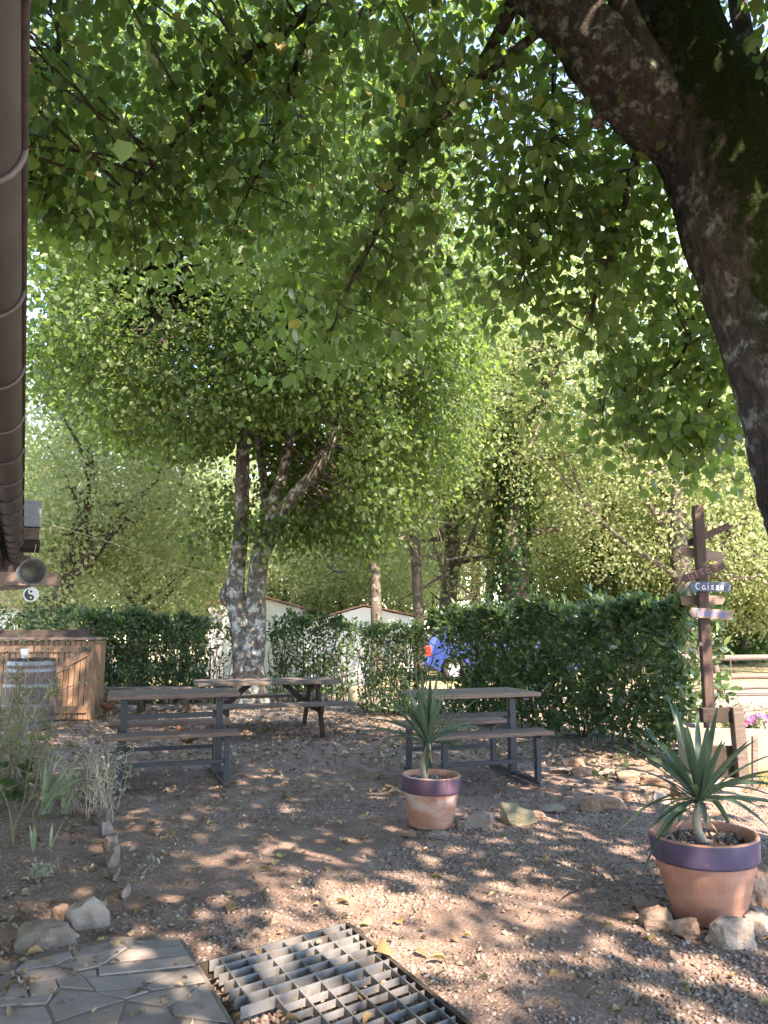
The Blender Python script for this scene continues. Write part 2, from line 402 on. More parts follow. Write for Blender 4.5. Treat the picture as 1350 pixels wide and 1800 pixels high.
class MB:
    def __init__(s):
        s.v, s.f = [], []
    def add(s, vs, fs):
        o = len(s.v)
        s.v += [tuple(p) for p in vs]
        s.f += [tuple(i + o for i in f) for f in fs]
    def box(s, c, size, rot=None):
        hx, hy, hz = (q / 2 for q in size)
        pts = [Vector((x * hx, y * hy, z * hz)) for x in (-1, 1) for y in (-1, 1) for z in (-1, 1)]
        if rot is not None:
            m = Euler(rot).to_matrix() if not isinstance(rot, Matrix) else rot
            pts = [m @ p for p in pts]
        c = Vector(c)
        s.add([p + c for p in pts], [(0, 1, 3, 2), (4, 6, 7, 5), (0, 4, 5, 1), (2, 3, 7, 6), (0, 2, 6, 4), (1, 5, 7, 3)])
        return s
    def bar(s, a, b, w, h, up=(0, 0, 1)):
        a, b = Vector(a), Vector(b)
        x = (b - a); L = x.length; x.normalize()
        y = Vector(up).cross(x)
        if y.length < 1e-4:
            y = Vector((0, 1, 0)).cross(x)
        y.normalize(); z = x.cross(y)
        m = Matrix((x, y, z)).transposed()
        return s.box((a + b) / 2, (L, w, h), m)
    def lathe(s, prof, n=32, c=(0, 0, 0), close=False):
        vs = []
        for r_, z in prof:
            for k in range(n):
                a = 2 * math.pi * k / n
                vs.append((c[0] + r_ * math.cos(a), c[1] + r_ * math.sin(a), c[2] + z))
        fs = []
        m = len(prof)
        for i in range(m - 1 + (1 if close else 0)):
            j = (i + 1) % m
            for k in range(n):
                k2 = (k + 1) % n
                fs.append((i * n + k, i * n + k2, j * n + k2, j * n + k))
        s.add(vs, fs)
        return s
    def tube(s, pts, rad, n=8, cap=True):
        V, Q = tube_np(pts, rad, n)
        fs = [tuple(int(i) for i in q) for q in Q]
        if cap:
            k = len(pts)
            fs += [tuple(range(n))[::-1], tuple((k - 1) * n + i for i in range(n))]
        s.add(V.tolist(), fs)
        return s
    def prism(s, outline, z0, z1):
        n = len(outline)
        vs = [(x, y, z0) for x, y in outline] + [(x, y, z1) for x, y in outline]
        fs = [tuple(range(n))[::-1], tuple(range(n, 2 * n))] + [(i, (i + 1) % n, n + (i + 1) % n, n + i) for i in range(n)]
        s.add(vs, fs)
        return s
    def mesh(s, name):
        me = bpy.data.meshes.new(name)
        me.from_pydata(s.v, [], s.f)
        me.update()
        return me
    def build(s, name, mat, parent=None, smooth=False, bevel=0, off=None):
        if off is not None:
            s.v = [(x - off[0], y - off[1], z - off[2]) for x, y, z in s.v]
        o = link(name, s.mesh(name), mat, parent, smooth)
        if bevel:
            b = o.modifiers.new('bevel', 'BEVEL')
            b.width = bevel; b.segments = 2; b.limit_method = 'ANGLE'; b.angle_limit = R(40)
        return o
def tube_np(pts, rad, n=8):
    P = np.asarray([tuple(p) for p in pts], float)
    k = len(P)
    rad = np.broadcast_to(np.asarray(rad, float), (k,))
    T = np.gradient(P, axis=0)
    T /= np.linalg.norm(T, axis=1)[:, None] + 1e-9
    up = np.array([0, 0, 1.0]) if abs(T[0, 2]) < .9 else np.array([1.0, 0, 0])
    Nn = np.cross(T[0], up); Nn /= np.linalg.norm(Nn)
    a = np.linspace(0, 2 * np.pi, n, endpoint=False)
    ca, sa = np.cos(a)[:, None], np.sin(a)[:, None]
    V = np.empty((k, n, 3))
    for i in range(k):
        Nn = Nn - T[i] * Nn.dot(T[i]); Nn /= np.linalg.norm(Nn) + 1e-9
        B = np.cross(T[i], Nn)
        V[i] = P[i] + rad[i] * (ca * Nn + sa * B)
    idx = np.arange(n)
    i0 = (np.arange(k - 1) * n)[:, None]
    Q = np.stack([i0 + idx, i0 + (idx + 1) % n, i0 + n + (idx + 1) % n, i0 + n + idx], -1).reshape(-1, 4)
    return V.reshape(-1, 3), Q
def tubes_mesh(name, tubes):
    Vs, Qs, o = [], [], 0
    for pts, rad, n in tubes:
        V, Q = tube_np(pts, rad, n)
        Vs.append(V); Qs.append(Q + o); o += len(V)
    return np_mesh(name, np.concatenate(Vs), [np.concatenate(Qs)])
def spline(pts, rad, step=0.1):
    """Catmull-Rom through points, radii interpolated"""
    P = np.asarray([tuple(p) for p in pts], float)
    rad = np.asarray(rad, float)
    ext = np.vstack([2 * P[0] - P[1], P, 2 * P[-1] - P[-2]])
    outp, outr = [], []
    for i in range(len(P) - 1):
        p0, p1, p2, p3 = ext[i:i + 4]
        m = max(2, int(np.linalg.norm(p2 - p1) / step))
        for j in range(m):
            t = j / m
            outp.append(.5 * ((2 * p1) + (-p0 + p2) * t + (2 * p0 - 5 * p1 + 4 * p2 - p3) * t * t + (-p0 + 3 * p1 - 3 * p2 + p3) * t ** 3))
            outr.append(rad[i] * (1 - t) + rad[i + 1] * t)
    outp.append(P[-1]); outr.append(rad[-1])
    return np.array(outp), np.array(outr)

def thing(name, label, cat, loc=(0, 0, 0), rotz=0, group=None):
    o = bpy.data.objects.new(name, None)
    C.objects.link(o)
    o.empty_display_size = .1
    o.location = loc
    o.rotation_euler = (0, 0, rotz)
    return tag(o, label, cat, group)
def tag(o, label, cat, group=None):
    o['label'] = label
    o['category'] = cat
    if group:
        o['group'] = group
    return o
def struct(o):
    o['kind'] = 'structure'
    return o
def stuff(o):
    o['kind'] = 'stuff'
    return o
def copy_tree(o, parent=None):
    c = o.copy()
    C.objects.link(c)
    if parent is not None:
        c.parent = parent
    for ch in list(o.children):
        copy_tree(ch, c)
    return c

# ------------------------------------------------------------------ leaf templates (x across, y along, z normal)
def tpl(mid, side, fold=.18, curl=.12):
    """mid: list of y on the midrib; side: list of (x, y); faces list mirrored"""
    pass
def heart(fold, curl):
    def zz(x, y): return abs(x) * fold - curl * (y - .3) ** 2
    m = [(0, 0), (0, .36), (0, .72), (0, 1.0)]
    l = [(.30, -.05), (.46, .25), (.30, .66)]
    v = [(x, y, zz(x, y)) for x, y in m] + [(-x, y, zz(x, y)) for x, y in l] + [(x, y, zz(x, y)) for x, y in l]
    q = np.array([(0, 1, 5, 4), (1, 2, 6, 5), (0, 7, 8, 1), (1, 8, 9, 2)])
    t = np.array([(2, 3, 6), (2, 9, 3)])
    return np.array(v), [q, t]
def lance(w, fold, curl):
    def zz(x, y): return abs(x) * fold - curl * (y - .2) ** 2
    m = [(0, 0), (0, .35), (0, .72), (0, 1.0)]
    l = [(w, .33), (w * .85, .68)]
    v = [(x, y, zz(x, y)) for x, y in m] + [(-x, y, zz(x, y)) for x, y in l] + [(x, y, zz(x, y)) for x, y in l]
    q = np.array([(1, 2, 5, 4), (1, 6, 7, 2)])
    t = np.array([(0, 1, 4), (2, 3, 5), (0, 6, 1), (2, 7, 3)])
    return np.array(v), [q, t]
def diamond(w, fold):
    v = [(0, 0, 0), (-w, .45, fold * w), (0, 1, -.06), (w, .45, fold * w)]
    return np.array(v), [np.array([(0, 2, 1), (0, 3, 2)])]
def kite(w, fold):
    v = [(0, 0, 0), (-w, .35, fold * w), (-w * .7, .75, fold * w * .5), (0, 1, -.1), (w * .7, .75, fold * w * .5), (w, .35, fold * w)]
    return np.array(v), [np.array([(0, 3, 2, 1), (0, 5, 4, 3)])]

def frames(D, Nrm):
    """leaf axes from directions and rough normals"""
    D = D / (np.linalg.norm(D, axis=1)[:, None] + 1e-9)
    X = np.cross(D, Nrm)
    X /= np.linalg.norm(X, axis=1)[:, None] + 1e-9
    Z = np.cross(X, D)
    return X, D, Z
def leaf_mesh(name, P, D, Nrm, S, tpls, wid=None):
    X, Y, Z = frames(D, Nrm)
    which = rng.integers(0, len(tpls), len(P))
    Vs, polys, off = [], {}, 0
    for k, (T, fs) in enumerate(tpls):
        I = np.where(which == k)[0]
        if not len(I):
            continue
        s = S[I][:, None, None]
        V = P[I][:, None, :] + s * (T[None, :, 0:1] * X[I][:, None, :] + T[None, :, 1:2] * Y[I][:, None, :] + T[None, :, 2:3] * Z[I][:, None, :])
        Vs.append(V.reshape(-1, 3))
        base = (off + np.arange(len(I)) * len(T))[:, None, None]
        for f in fs:
            polys.setdefault(f.shape[1], []).append((base + f[None]).reshape(-1, f.shape[1]))
        off += len(I) * len(T)
    return np_mesh(name, np.concatenate(Vs), [np.concatenate(v) for v in polys.values()])
def unit(n):
    v = rng.normal(size=(n, 3))
    return v / np.linalg.norm(v, axis=1)[:, None]
def place_leaves(root, idx, P, D, Nrm, S, meshes, mat, name='leaf'):
    """individual leaves as parts of root (root unrotated)"""
    X, Y, Z = frames(D[idx], Nrm[idx])
    o0 = np.array(root.location)
    for j, i in enumerate(idx):
        o = bpy.data.objects.new(name, meshes[j % len(meshes)])
        C.objects.link(o)
        o.parent = root
        p = P[i] - o0
        s = S[i]
        o.matrix_basis = Matrix(((X[j][0] * s, Y[j][0] * s, Z[j][0] * s, p[0]), (X[j][1] * s, Y[j][1] * s, Z[j][1] * s, p[1]),
                                 (X[j][2] * s, Y[j][2] * s, Z[j][2] * s, p[2]), (0, 0, 0, 1)))
def tpl_meshes(tpls, name, mat):
    out = []
    for T, fs in tpls:
        me = np_mesh(name, T, fs)
        me.materials.append(mat)
        out.append(me)
    return out
HEARTS = [heart(.22, .10), heart(.05, .32), heart(.40, .2), heart(-.12, .25)]
LAUREL = [lance(.20, .35, .12), lance(.22, .15, .3), lance(.18, .5, .2)]
OAKL = [diamond(.36, .3), diamond(.42, -.25), kite(.36, .2)]
MIDL = [kite(.46, .25), kite(.5, -.1), kite(.42, .45)]
def noise3(P, s, seed=0.0):
    return np.array([noise.noise(Vector((p[0] * s + seed, p[1] * s + seed * 1.7, p[2] * s - seed))) for p in P])
def curve_yb(pts, x):
    xs, ys = zip(*pts)
    return np.interp(x, xs, ys)

# ================================================================== GROUND
pA, pB = ground(607, 1629, .02), ground(368, 1696, .02)
gu = (pB - pA); GRL = gu.length; gu = gu / GRL
gv = ground(800, 1790, .02) - pA; row = gv.length / 13.0; gv = gv.normalized()
NB = 19
GRW = row * NB
def in_grate(x, y, m=0.0):
    dx, dy = x - pA.x, y - pA.y
    dt = gu.x * gv.y - gu.y * gv.x
    a = (dx * gv.y - dy * gv.x) / dt
    b = (gu.x * dy - gu.y * dx) / dt
    return (a > -m) & (a < GRL + m + .05) & (b > -m) & (b < GRW + m)
xs = np.unique(np.round(np.concatenate([np.linspace(-110, -30, 12), np.linspace(-30, -6, 16), np.linspace(-6, -2.2, 26), np.arange(-2.2, 3.2, .03), np.linspace(3.2, 8, 26), np.linspace(8, 30, 16), np.linspace(30, 110, 12)]), 4))
ys = np.unique(np.round(np.concatenate([np.linspace(-60, -10, 8), np.linspace(-10, 1.6, 14), np.arange(1.6, 6.5, .03), np.linspace(6.5, 14, 60), np.linspace(14, 40, 30), np.linspace(40, 110, 14)]), 4))
GX, GY = np.meshgrid(xs, ys)
fx, fy = GX.ravel(), GY.ravel()
GZ = -1.0 * sstep(16, 23, fy) * sstep(0.5, -2.0, fx)
near = (np.abs(fx) < 9) & (fy > -2) & (fy < 16)
nz = np.array([noise.noise(Vector((a * .9, b * .9, 0))) * .022 + noise.noise(Vector((a * 4, b * 4, 3))) * .007 for a, b in zip(fx[near], fy[near])])
GZ[near] += nz - .012
ing = in_grate(fx, fy, .03)
GZ[ing] = -.040 + .012 * np.array([noise.noise(Vector((a * 9, b * 9, 1))) for a, b in zip(fx[ing], fy[ing])])
nx, ny = len(xs), len(ys)
ii = (np.arange(ny - 1)[:, None] * nx + np.arange(nx - 1)[None]).ravel()
go = link('ground', np_mesh('ground', np.stack([fx, fy, GZ], 1), [np.stack([ii, ii + 1, ii + nx + 1, ii + nx], 1)]), M['ground'], smooth=True)
struct(go)
def near_z(x, y):
    return (np.array([noise.noise(Vector((a * .9, b * .9, 0))) * .022 + noise.noise(Vector((a * 4, b * 4, 3))) * .007 for a, b in zip(x, y)]) - .012)

# ------------------------------------------------------------------ crazy paving
paving = link('paving', None, None) if False else bpy.data.objects.new('paving', None)
C.objects.link(paving); struct(paving)
def z2g(zx, zy, z=.03):
    return ground(zx / 3.0, 1350 + zy / 3.0, z)
SL = [[(380, 958), (590, 905), (665, 930), (500, 965), (388, 988)],
      [(640, 903), (948, 903), (968, 930), (700, 942), (668, 928)],
      [(120, 1022), (372, 965), (384, 992), (292, 1036), (80, 1068)],
      [(390, 994), (672, 940), (562, 1020), (506, 1047), (404, 1066), (300, 1042)],
      [(680, 950), (966, 934), (998, 977), (574, 1020)],
      [(512, 1047), (998, 985), (1032, 1036), (520, 1090)],
      [(446, 1100), (936, 1064), (712, 1156), (506, 1168)],
      [(945, 1063), (1036, 1040), (1085, 1122), (800, 1166), (735, 1150)],
      [(404, 1072), (506, 1052), (514, 1092), (442, 1096)],
      [(82, 1076), (298, 1046), (402, 1074), (440, 1100), (494, 1166), (316, 1152), (290, 1112), (152, 1130)],
      [(-200, 1078), (72, 1072), (146, 1132), (132, 1144), (-200, 1190)],
      [(-200, 1196), (134, 1150), (152, 1208), (-200, 1240)],
      [(160, 1136), (290, 1118), (308, 1148), (246, 1240), (-200, 1262), (-200, 1248), (158, 1210)],
      [(318, 1160), (500, 1172), (655, 1216), (290, 1330), (250, 1244)],
      [(506, 1176), (712, 1162), (790, 1172), (660, 1212)],
      [(668, 1218), (800, 1174), (1052, 1136), (950, 1222), (892, 1250)],
      [(1060, 1138), (1090, 1132), (1208, 1338), (914, 1298), (902, 1256)],
      [(-200, 1270), (240, 1250), (280, 1332), (255, 1345), (-200, 1400)],
      [(292, 1338), (655, 1228), (600, 1400), (230, 1420), (262, 1352)],
      [(665, 1232), (888, 1262), (910, 1306), (1212, 1346), (1262, 1440), (606, 1440)],
      [(-200, 1412), (250, 1360), (225, 1425), (590, 1410), (600, 1445), (1264, 1446), (1360, 1620), (-200, 1640)]]
pave_out = [(-200, 1062), (110, 1010), (370, 950), (590, 896), (955, 896), (1010, 980), (1095, 1115), (1225, 1340), (1375, 1625), (-200, 1645)]
po = [z2g(*p, z=.02) for p in pave_out]
pmb = MB().prism([(p.x, p.y) for p in po][::-1], -.06, .0245)
M['mortar'] = nmat('mortar', [(.3, (.125, .10, .086)), (.7, (.20, .165, .142))], 25, rough=.95, bstr=.6, rvar=0)
pmb.build('paving_bed', M['mortar'], paving)
for poly in SL:
    pts = [z2g(*p) for p in poly]
    cx = sum(p.x for p in pts) / len(pts); cy = sum(p.y for p in pts) / len(pts)
    outl = []
    n = len(pts)
    for i, p in enumerate(pts):
        q = pts[(i + 1) % n]
        for t in (0, .33, .66):
            a = p.lerp(q, t)
            j = random.uniform(-.002, .003)
            d = Vector((cx - a.x, cy - a.y, 0)); L = d.length
            outl.append((a.x + d.x / L * (.0016 + j), a.y + d.y / L * (.0016 + j)))
    area = sum(outl[i][0] * outl[(i + 1) % len(outl)][1] - outl[(i + 1) % len(outl)][0] * outl[i][1] for i in range(len(outl)))
    if area < 0:
        outl = outl[::-1]
    zt = .028 + random.uniform(-.003, .004)
    MB().prism([(x - cx, y - cy) for x, y in outl], -.025, 0).build('slab', M['slab'], paving, bevel=.003).location = (cx, cy, zt)

# ------------------------------------------------------------------ metal grate
gr = thing('floor_grate', 'galvanised metal floor grate set in the gravel beside the stone paving, one corner cut out', 'grate', pA)
def gp(a, b, z=0.0):
    return Vector((gu.x * a + gv.x * b, gu.y * a + gv.y * b, z))
CELL = GRL / 6.75
me_bar = MB().bar((0, 0, 0), gu * GRL, .004, .040).mesh('bearing_bar')
me_bar_s = MB().bar((0, 0, 0), gu * (CELL * 5.32), .0032, .026).mesh('bearing_bar')
for i in range(NB + 1):
    me = me_bar_s if i > 6 else me_bar
    o = link('bearing_bar', me, M['galv'], gr)
    o.location = gp(0, i * row, -.004 + random.uniform(-.001, .001))
    if i == 0 or i == NB:
        o.scale = (1, 1, 1.05)
me_rod = MB().bar((0, 0, 0), gv * GRW, .006, .022).mesh('cross_bar')
me_rod_s = MB().bar((0, 0, 0), gv * (row * 6), .006, .03).mesh('cross_bar')
for i in range(7):
    o = link('cross_bar', me_rod_s if i == 6 else me_rod, M['galv'], gr)
    o.location = gp((.28 + i) * CELL, 0, .0005)
M['pit_frame'] = nmat('pit_frame', [(.3, (.03, .024, .02)), (.7, (.07, .055, .045))], 20, rough=.8, bstr=.3, rvar=0)
fm = MB()
fm.bar(gp(-.02, -.02, -.03), gp(-.02, GRW, -.03), .02, .07)
fm.bar(gp(-.02, -.022, -.03), gp(GRL + .06, -.022, -.03), .02, .07)
fm.bar(gp(GRL + .075, -.02, -.03), gp(GRL + .075, GRW, -.03), .03, .07)
fm.build('frame', M['pit_frame'], gr)

# ------------------------------------------------------------------ gravel, litter, fallen leaves
def in_paving(x, y):
    P = [(p.x, p.y) for p in po]
    ins = np.zeros(len(x), bool)
    j = len(P) - 1
    for i in range(len(P)):
        xi, yi = P[i]; xj, yj = P[j]
        c = ((yi > y) != (yj > y)) & (x < (xj - xi) * (y - yi) / (yj - yi + 1e-12) + xi)
        ins ^= c
        j = i
    return ins
def scatter(n, y0, y1, spread=.62, power=1.0):
    """points on the yard ground, inside a wedge ahead of the camera"""
    u = rng.random(n) ** power
    y = y0 + (y1 - y0) * u
    x = rng.uniform(-spread, spread, n) * (y + .6)
    return x, y
def icos():
    t = (1 + 5 ** .5) / 2
    v = np.array([(-1, t, 0), (1, t, 0), (-1, -t, 0), (1, -t, 0), (0, -1, t), (0, 1, t), (0, -1, -t), (0, 1, -t), (t, 0, -1), (t, 0, 1), (-t, 0, -1), (-t, 0, 1)], float)
    f = np.array([(0, 11, 5), (0, 5, 1), (0, 1, 7), (0, 7, 10), (0, 10, 11), (1, 5, 9), (5, 11, 4), (11, 10, 2), (10, 7, 6), (7, 1, 8), (3, 9, 4), (3, 4, 2), (3, 2, 6), (3, 6, 8), (3, 8, 9), (4, 9, 5), (2, 4, 11), (6, 2, 10), (8, 6, 7), (9, 8, 1)])
    return v / np.linalg.norm(v[0]), f
IV, IF = icos()
PEB = []
for k in range(6):
    w = IV * (1 + rng.uniform(-.22, .22, (12, 1)))
    w[:, 2] *= rng.uniform(.55, .8); w[:, 0] *= rng.uniform(1.0, 1.4)
    PEB.append((w, [IF]))
def gravel(name, n, y0, y1, smin, smax, power):
    x, y = scatter(n, y0, y1, power=power)
    patch = np.array([noise.noise(Vector((a * .8 + 5, b * .8, 0))) + .5 * noise.noise(Vector((a * 2.5, b * 2.5, 4))) for a, b in zip(x, y)])
    keep = (patch * 1.5 + (x * .32) + (4.2 - y) * .12 + .20 > rng.uniform(-.25, .6, n)) & ~in_paving(x, y) & ~in_grate(x, y, .02) & ~((x < -1.25 - .02 * y) & (y < 7))
    x, y = x[keep], y[keep]
    s = smin + (smax - smin) * rng.random(len(x)) ** 2.2
    P = np.stack([x, y, near_z(x, y) + s * .22], 1)
    ang = rng.uniform(0, 2 * np.pi, len(x))
    D = np.stack([np.cos(ang), np.sin(ang), rng.normal(0, .25, len(x))], 1)
    Nn = np.stack([rng.normal(0, .3, len(x)), rng.normal(0, .3, len(x)), np.ones(len(x))], 1)
    o = link(name, leaf_mesh(name, P, D, Nn, s, PEB), M['gravel'], smooth=False)
    return stuff(o)
gravel('gravel', 46000, 2.3, 6.2, .0045, .0125, 1.2)
gravel('gravel_far', 9000, 5.8, 9.5, .006, .015, 1.0).name = 'gravel'
# gravel lying in the pit below the grate
n = 2200
a_ = rng.uniform(0, GRL, n); b_ = rng.uniform(0, GRW, n)
px_ = pA.x + gu.x * a_ + gv.x * b_; py_ = pA.y + gu.y * a_ + gv.y * b_
s_ = rng.uniform(.006, .016, n)
P_ = np.stack([px_, py_, np.full(n, -.030)], 1)
o = link('gravel', leaf_mesh('gravel', P_, unit(n), unit(n), s_, PEB), M['gravel'])
stuff(o)

DRY = [lance(.24, .9, .5), lance(.3, .5, .9), lance(.22, 1.3, .3), heart(.6, .6)]
def litter(name, n, y0, y1, smin, smax, cond=None, mat='leaf_litter', spread=.62):
    x, y = scatter(n, y0, y1, spread)
    keep = ~in_grate(x, y, .02)
    if cond is not None:
        keep &= cond(x, y)
    x, y = x[keep], y[keep]
    s = smin + (smax - smin) * rng.random(len(x)) ** 1.8
    z = near_z(x, y) + .012
    z[in_paving(x, y)] = .034
    ang = rng.uniform(0, 2 * np.pi, len(x))
    D = np.stack([np.cos(ang), np.sin(ang), rng.normal(.05, .18, len(x))], 1)
    Nn = np.stack([rng.normal(0, .45, len(x)), rng.normal(0, .45, len(x)), np.ones(len(x))], 1)
    o = link(name, leaf_mesh(name, np.stack([x, y, z], 1), D, Nn, s, DRY), M[mat])
    return stuff(o)
litter('leaf_litter', 6000, 6.2, 14, .025, .075)
litter('leaf_litter', 7000, 8.0, 13.5, .03, .08)
litter('leaf_litter', 2600, 2.4, 7, .012, .04)
litter('leaf_litter', 3500, 2.9, 6.8, .015, .06, cond=lambda x, y: x < -1.15 - .02 * y)
dry_me = tpl_meshes(DRY, 'fallen_leaf', M['leaf_dry'])
n = 170
x, y = scatter(n, 2.5, 8.5, .55, .8)
x = np.concatenate([x, [ground(370, 1693).x, ground(650, 1625).x, ground(785, 1690).x, ground(725, 1672).x, ground(830, 1648).x, ground(600, 1475).x]])
y = np.concatenate([y, [ground(370, 1693).y, ground(650, 1625).y, ground(785, 1690).y, ground(725, 1672).y, ground(830, 1648).y, ground(600, 1475).y]])
zz = near_z(x, y) + .016
zz[in_paving(x, y)] = .038
zz[in_grate(x, y, .01)] = .036
for i in range(len(x)):
    o = bpy.data.objects.new('fallen_leaf', dry_me[i % 4])
    C.objects.link(o)
    s = random.uniform(.035, .085)
    o.scale = (s, s, s)
    o.location = (x[i], y[i], zz[i])
    o.rotation_euler = (random.gauss(0, .25), random.gauss(0, .25), random.uniform(0, 6.28))
    where = 'stone paving' if in_paving(x[i:i + 1], y[i:i + 1])[0] else 'metal grate' if in_grate(x[i:i + 1], y[i:i + 1])[0] else 'gravel yard'
    tag(o, 'dry curled yellow brown leaf lying on the ' + where, 'leaf', 'fallen leaves on the ' + where)

# ------------------------------------------------------------------ rocks
ORD = ['first', 'second', 'third', 'fourth', 'fifth', 'sixth', 'seventh', 'eighth', 'ninth', 'tenth', 'eleventh', 'twelfth', 'thirteenth', 'fourteenth', 'fifteenth']
def rock_mesh(seed, sx, sy, sz, cuts=13, rough=.06):
    rr = random.Random(seed)
    bm = bmesh.new()
    bmesh.ops.create_icosphere(bm, subdivisions=4, radius=1)
    for _ in range(cuts):
        d = Vector((rr.gauss(0, 1), rr.gauss(0, 1), rr.gauss(0, 1))).normalized()
        lim = rr.uniform(.42, .8)
        for v in bm.verts:
            k = v.co.dot(d) - lim
            if k > 0:
                v.co -= d * k
    for v in bm.verts:
        nn = noise.noise(v.co * 2.3 + Vector((seed, 0, 0))) * rough * 2.4 + noise.noise(v.co * 6 + Vector((seed, 3, 0))) * rough * 1.3 + abs(noise.noise(v.co * 13 + Vector((seed, 9, 0)))) * rough * -1.2
        v.co *= 1 + nn
        v.co = Vector((v.co.x * sx, v.co.y * sy, v.co.z * sz))
    me = bpy.data.meshes.new('rock')
    bm.to_mesh(me)
    bm.free()
    return me
def block_mesh(seed, sx, sy, sz):
    rr = random.Random(seed)
    bm = bmesh.new()
    bmesh.ops.create_cube(bm, size=2)
    bmesh.ops.subdivide_edges(bm, edges=bm.edges[:], cuts=11, use_grid_fill=True)
    sh = [rr.uniform(-.18, .18) for _ in range(4)]
    pl = [(Vector((rr.choice((-1, 1)) * rr.uniform(.4, 1), rr.uniform(-1, 1), rr.uniform(-.2, 1))).normalized(), rr.uniform(.82, 1.1)) for _ in range(4)]
    for v in bm.verts:
        p = v.co
        r_ = (abs(p.x) ** 7 + abs(p.y) ** 7 + abs(p.z) ** 7) ** (1 / 7)
        p = p / r_
        p = Vector((p.x * (1 + sh[0] * p.z) + sh[1] * p.z, p.y * (1 + sh[2] * p.x), p.z * (1 + sh[3] * p.x)))
        for d, lim in pl:
            k_ = p.dot(d) - lim
            if k_ > 0:
                p = p - d * k_
        q_ = Vector((p.x * sx, p.y * sy, p.z * sz)) * 9
        nn = noise.noise(p * 1.3 + Vector((seed, 0, 0))) * .13 + noise.noise(p * 3.4 + Vector((seed, 5, 0))) * .07 - abs(noise.noise(q_ * 1.4 + Vector((0, seed, 0)))) * .05
        p = p * (1 + nn)
        v.co = Vector((p.x * sx, p.y * sy, p.z * sz))
    me = bpy.data.meshes.new('rock')
    bm.to_mesh(me)
    bm.free()
    return me
rseed = [0]
def rock(px, py, w, h, d, mat, label, z=None, rot=None, tilt=(0, 0), name='rock', group=None, Y=None, block=None):
    """rock whose visible base is at photo pixel px, py; w, h, d in metres"""
    rseed[0] += 1
    w, d = w * .92, d * .95
    p = ground(px, py)
    blk = (rseed[0] % 3 != 1) if block is None else block
    o = link(name, block_mesh(rseed[0] * 3.7, w / 2, d / 2, h * .56) if blk else rock_mesh(rseed[0] * 3.7, w / 2 * 1.25, d / 2 * 1.25, h * .75, 13), M[mat], smooth=False)
    o.location = (p.x, p.y + d * .4, (h * .31 if blk else h * .24) if z is None else z)
    o.rotation_euler = (tilt[0], tilt[1], random.uniform(-.4, .4) if rot is None else rot)
    return tag(o, label, 'stone', group)
rock(72, 1672, .255, .105, .13, 'stone', 'flat topped pale stone block on the corner of the paving, edging the flower bed', rot=.1, block=True)
rock(150, 1632, .17, .13, .09, 'stone', 'slanting pale stone leaning beside the flat block at the paving corner', tilt=(0, -.35), rot=.4, block=True)
rock(103, 1625, .09, .08, .09, 'stone_rust', 'small rusty stone wedged behind the flat block at the bed edge')
rock(905, 1450, .30, .155, .2, 'stone_moss', 'smooth yellowish boulder right of the smaller potted yucca', rot=.15)
rock(845, 1455, .20, .10, .14, 'stone', 'jagged grey rock between the smaller pot and the yellowish boulder')
rock(815, 1458, .10, .05, .09, 'stone', 'small low stone against the right foot of the smaller pot')
rock(720, 1470, .13, .035, .1, 'stone_rust', 'thin flat stone under the front left of the smaller pot')
rock(770, 1472, .15, .03, .1, 'stone', 'thin grey flat stone under the front of the smaller pot')
rock(1292, 1662, .20, .115, .12, 'stone', 'large pale stone propped against the front of the bigger pot', rot=.1, block=True)
rock(1215, 1650, .17, .075, .1, 'stone_rust', 'flat stone lying at the front left foot of the bigger pot', rot=-.2)
rock(1160, 1630, .16, .085, .11, 'stone_rust', 'brown stone block at the left foot of the bigger pot', rot=.1)
rock(1140, 1602, .10, .04, .09, 'stone', 'small flat stone behind the brown block left of the bigger pot')
rock(1345, 1640, .13, .08, .13, 'stone', 'grey stone at the right foot of the bigger pot at the photo edge')
rock(1348, 1595, .2, .17, .3, 'stone_rust', 'rounded brown rock behind the bigger pot at the right photo edge')
rock(1338, 1622, .10, .06, .1, 'stone', 'small stone tucked between the bigger pot and the rounded brown rock')
row_spec = [(985, 1358, .2, .05), (1020, 1362, .18, .07), (1010, 1345, .24, .06), (1075, 1362, .3, .06), (1110, 1372, .24, .08), (1150, 1378, .22, .07), (1165, 1412, .32, .09),
            (1065, 1420, .34, .08), (1040, 1425, .16, .09), (975, 1428, .24, .05), (945, 1436, .12, .04), (1210, 1400, .26, .08), (1255, 1395, .3, .12), (1290, 1392, .26, .09), (1095, 1405, .14, .07)]
for i, (a, b, w, h) in enumerate(row_spec):
    rock(a, b, w, h, w * .6, ('stone_rust', 'stone')[i % 3 == 0], ('flat grey stone' if i % 3 == 0 else 'flat rusty stone') + ' of the edging before the long hedge, ' + ORD[sorted(range(len(row_spec)), key=lambda q: row_spec[q][0]).index(i)] + ' from the left', group='stones edging the bed before the hedge')
for i, (a, b, w, h) in enumerate([(196, 1548, .05, .06), (192, 1520, .07, .09), (188, 1495, .09, .08), (182, 1470, .09, .10), (176, 1448, .10, .09), (172, 1430, .09, .07), (212, 1580, .05, .05), (168, 1412, .1, .06)]):
    rock(a, b, w, h, .16, 'stone', 'upright edging stone beside the flower bed, ' + ('nearest the paving' if i == 6 else ORD[i + 1] + ' from the paving' if i < 6 else 'farthest from the paving'), group='stones edging the flower bed', rot=.2)
pil = thing('stone_pillar', 'short round topped stone pillar between the two small hedges behind the picnic table', 'pillar', ground(626, 1238))
bm_ = MB().lathe([(0, 0), (.14, 0), (.15, .1), (.14, .2), (.13, .27), (.09, .31), (0, .325)], 18)
bm_.build('pillar_stone', M['stone_moss'], pil, smooth=True)
rock(617, 1246, .17, .12, .12, 'stone', 'white angular rock at the foot of the stone pillar')
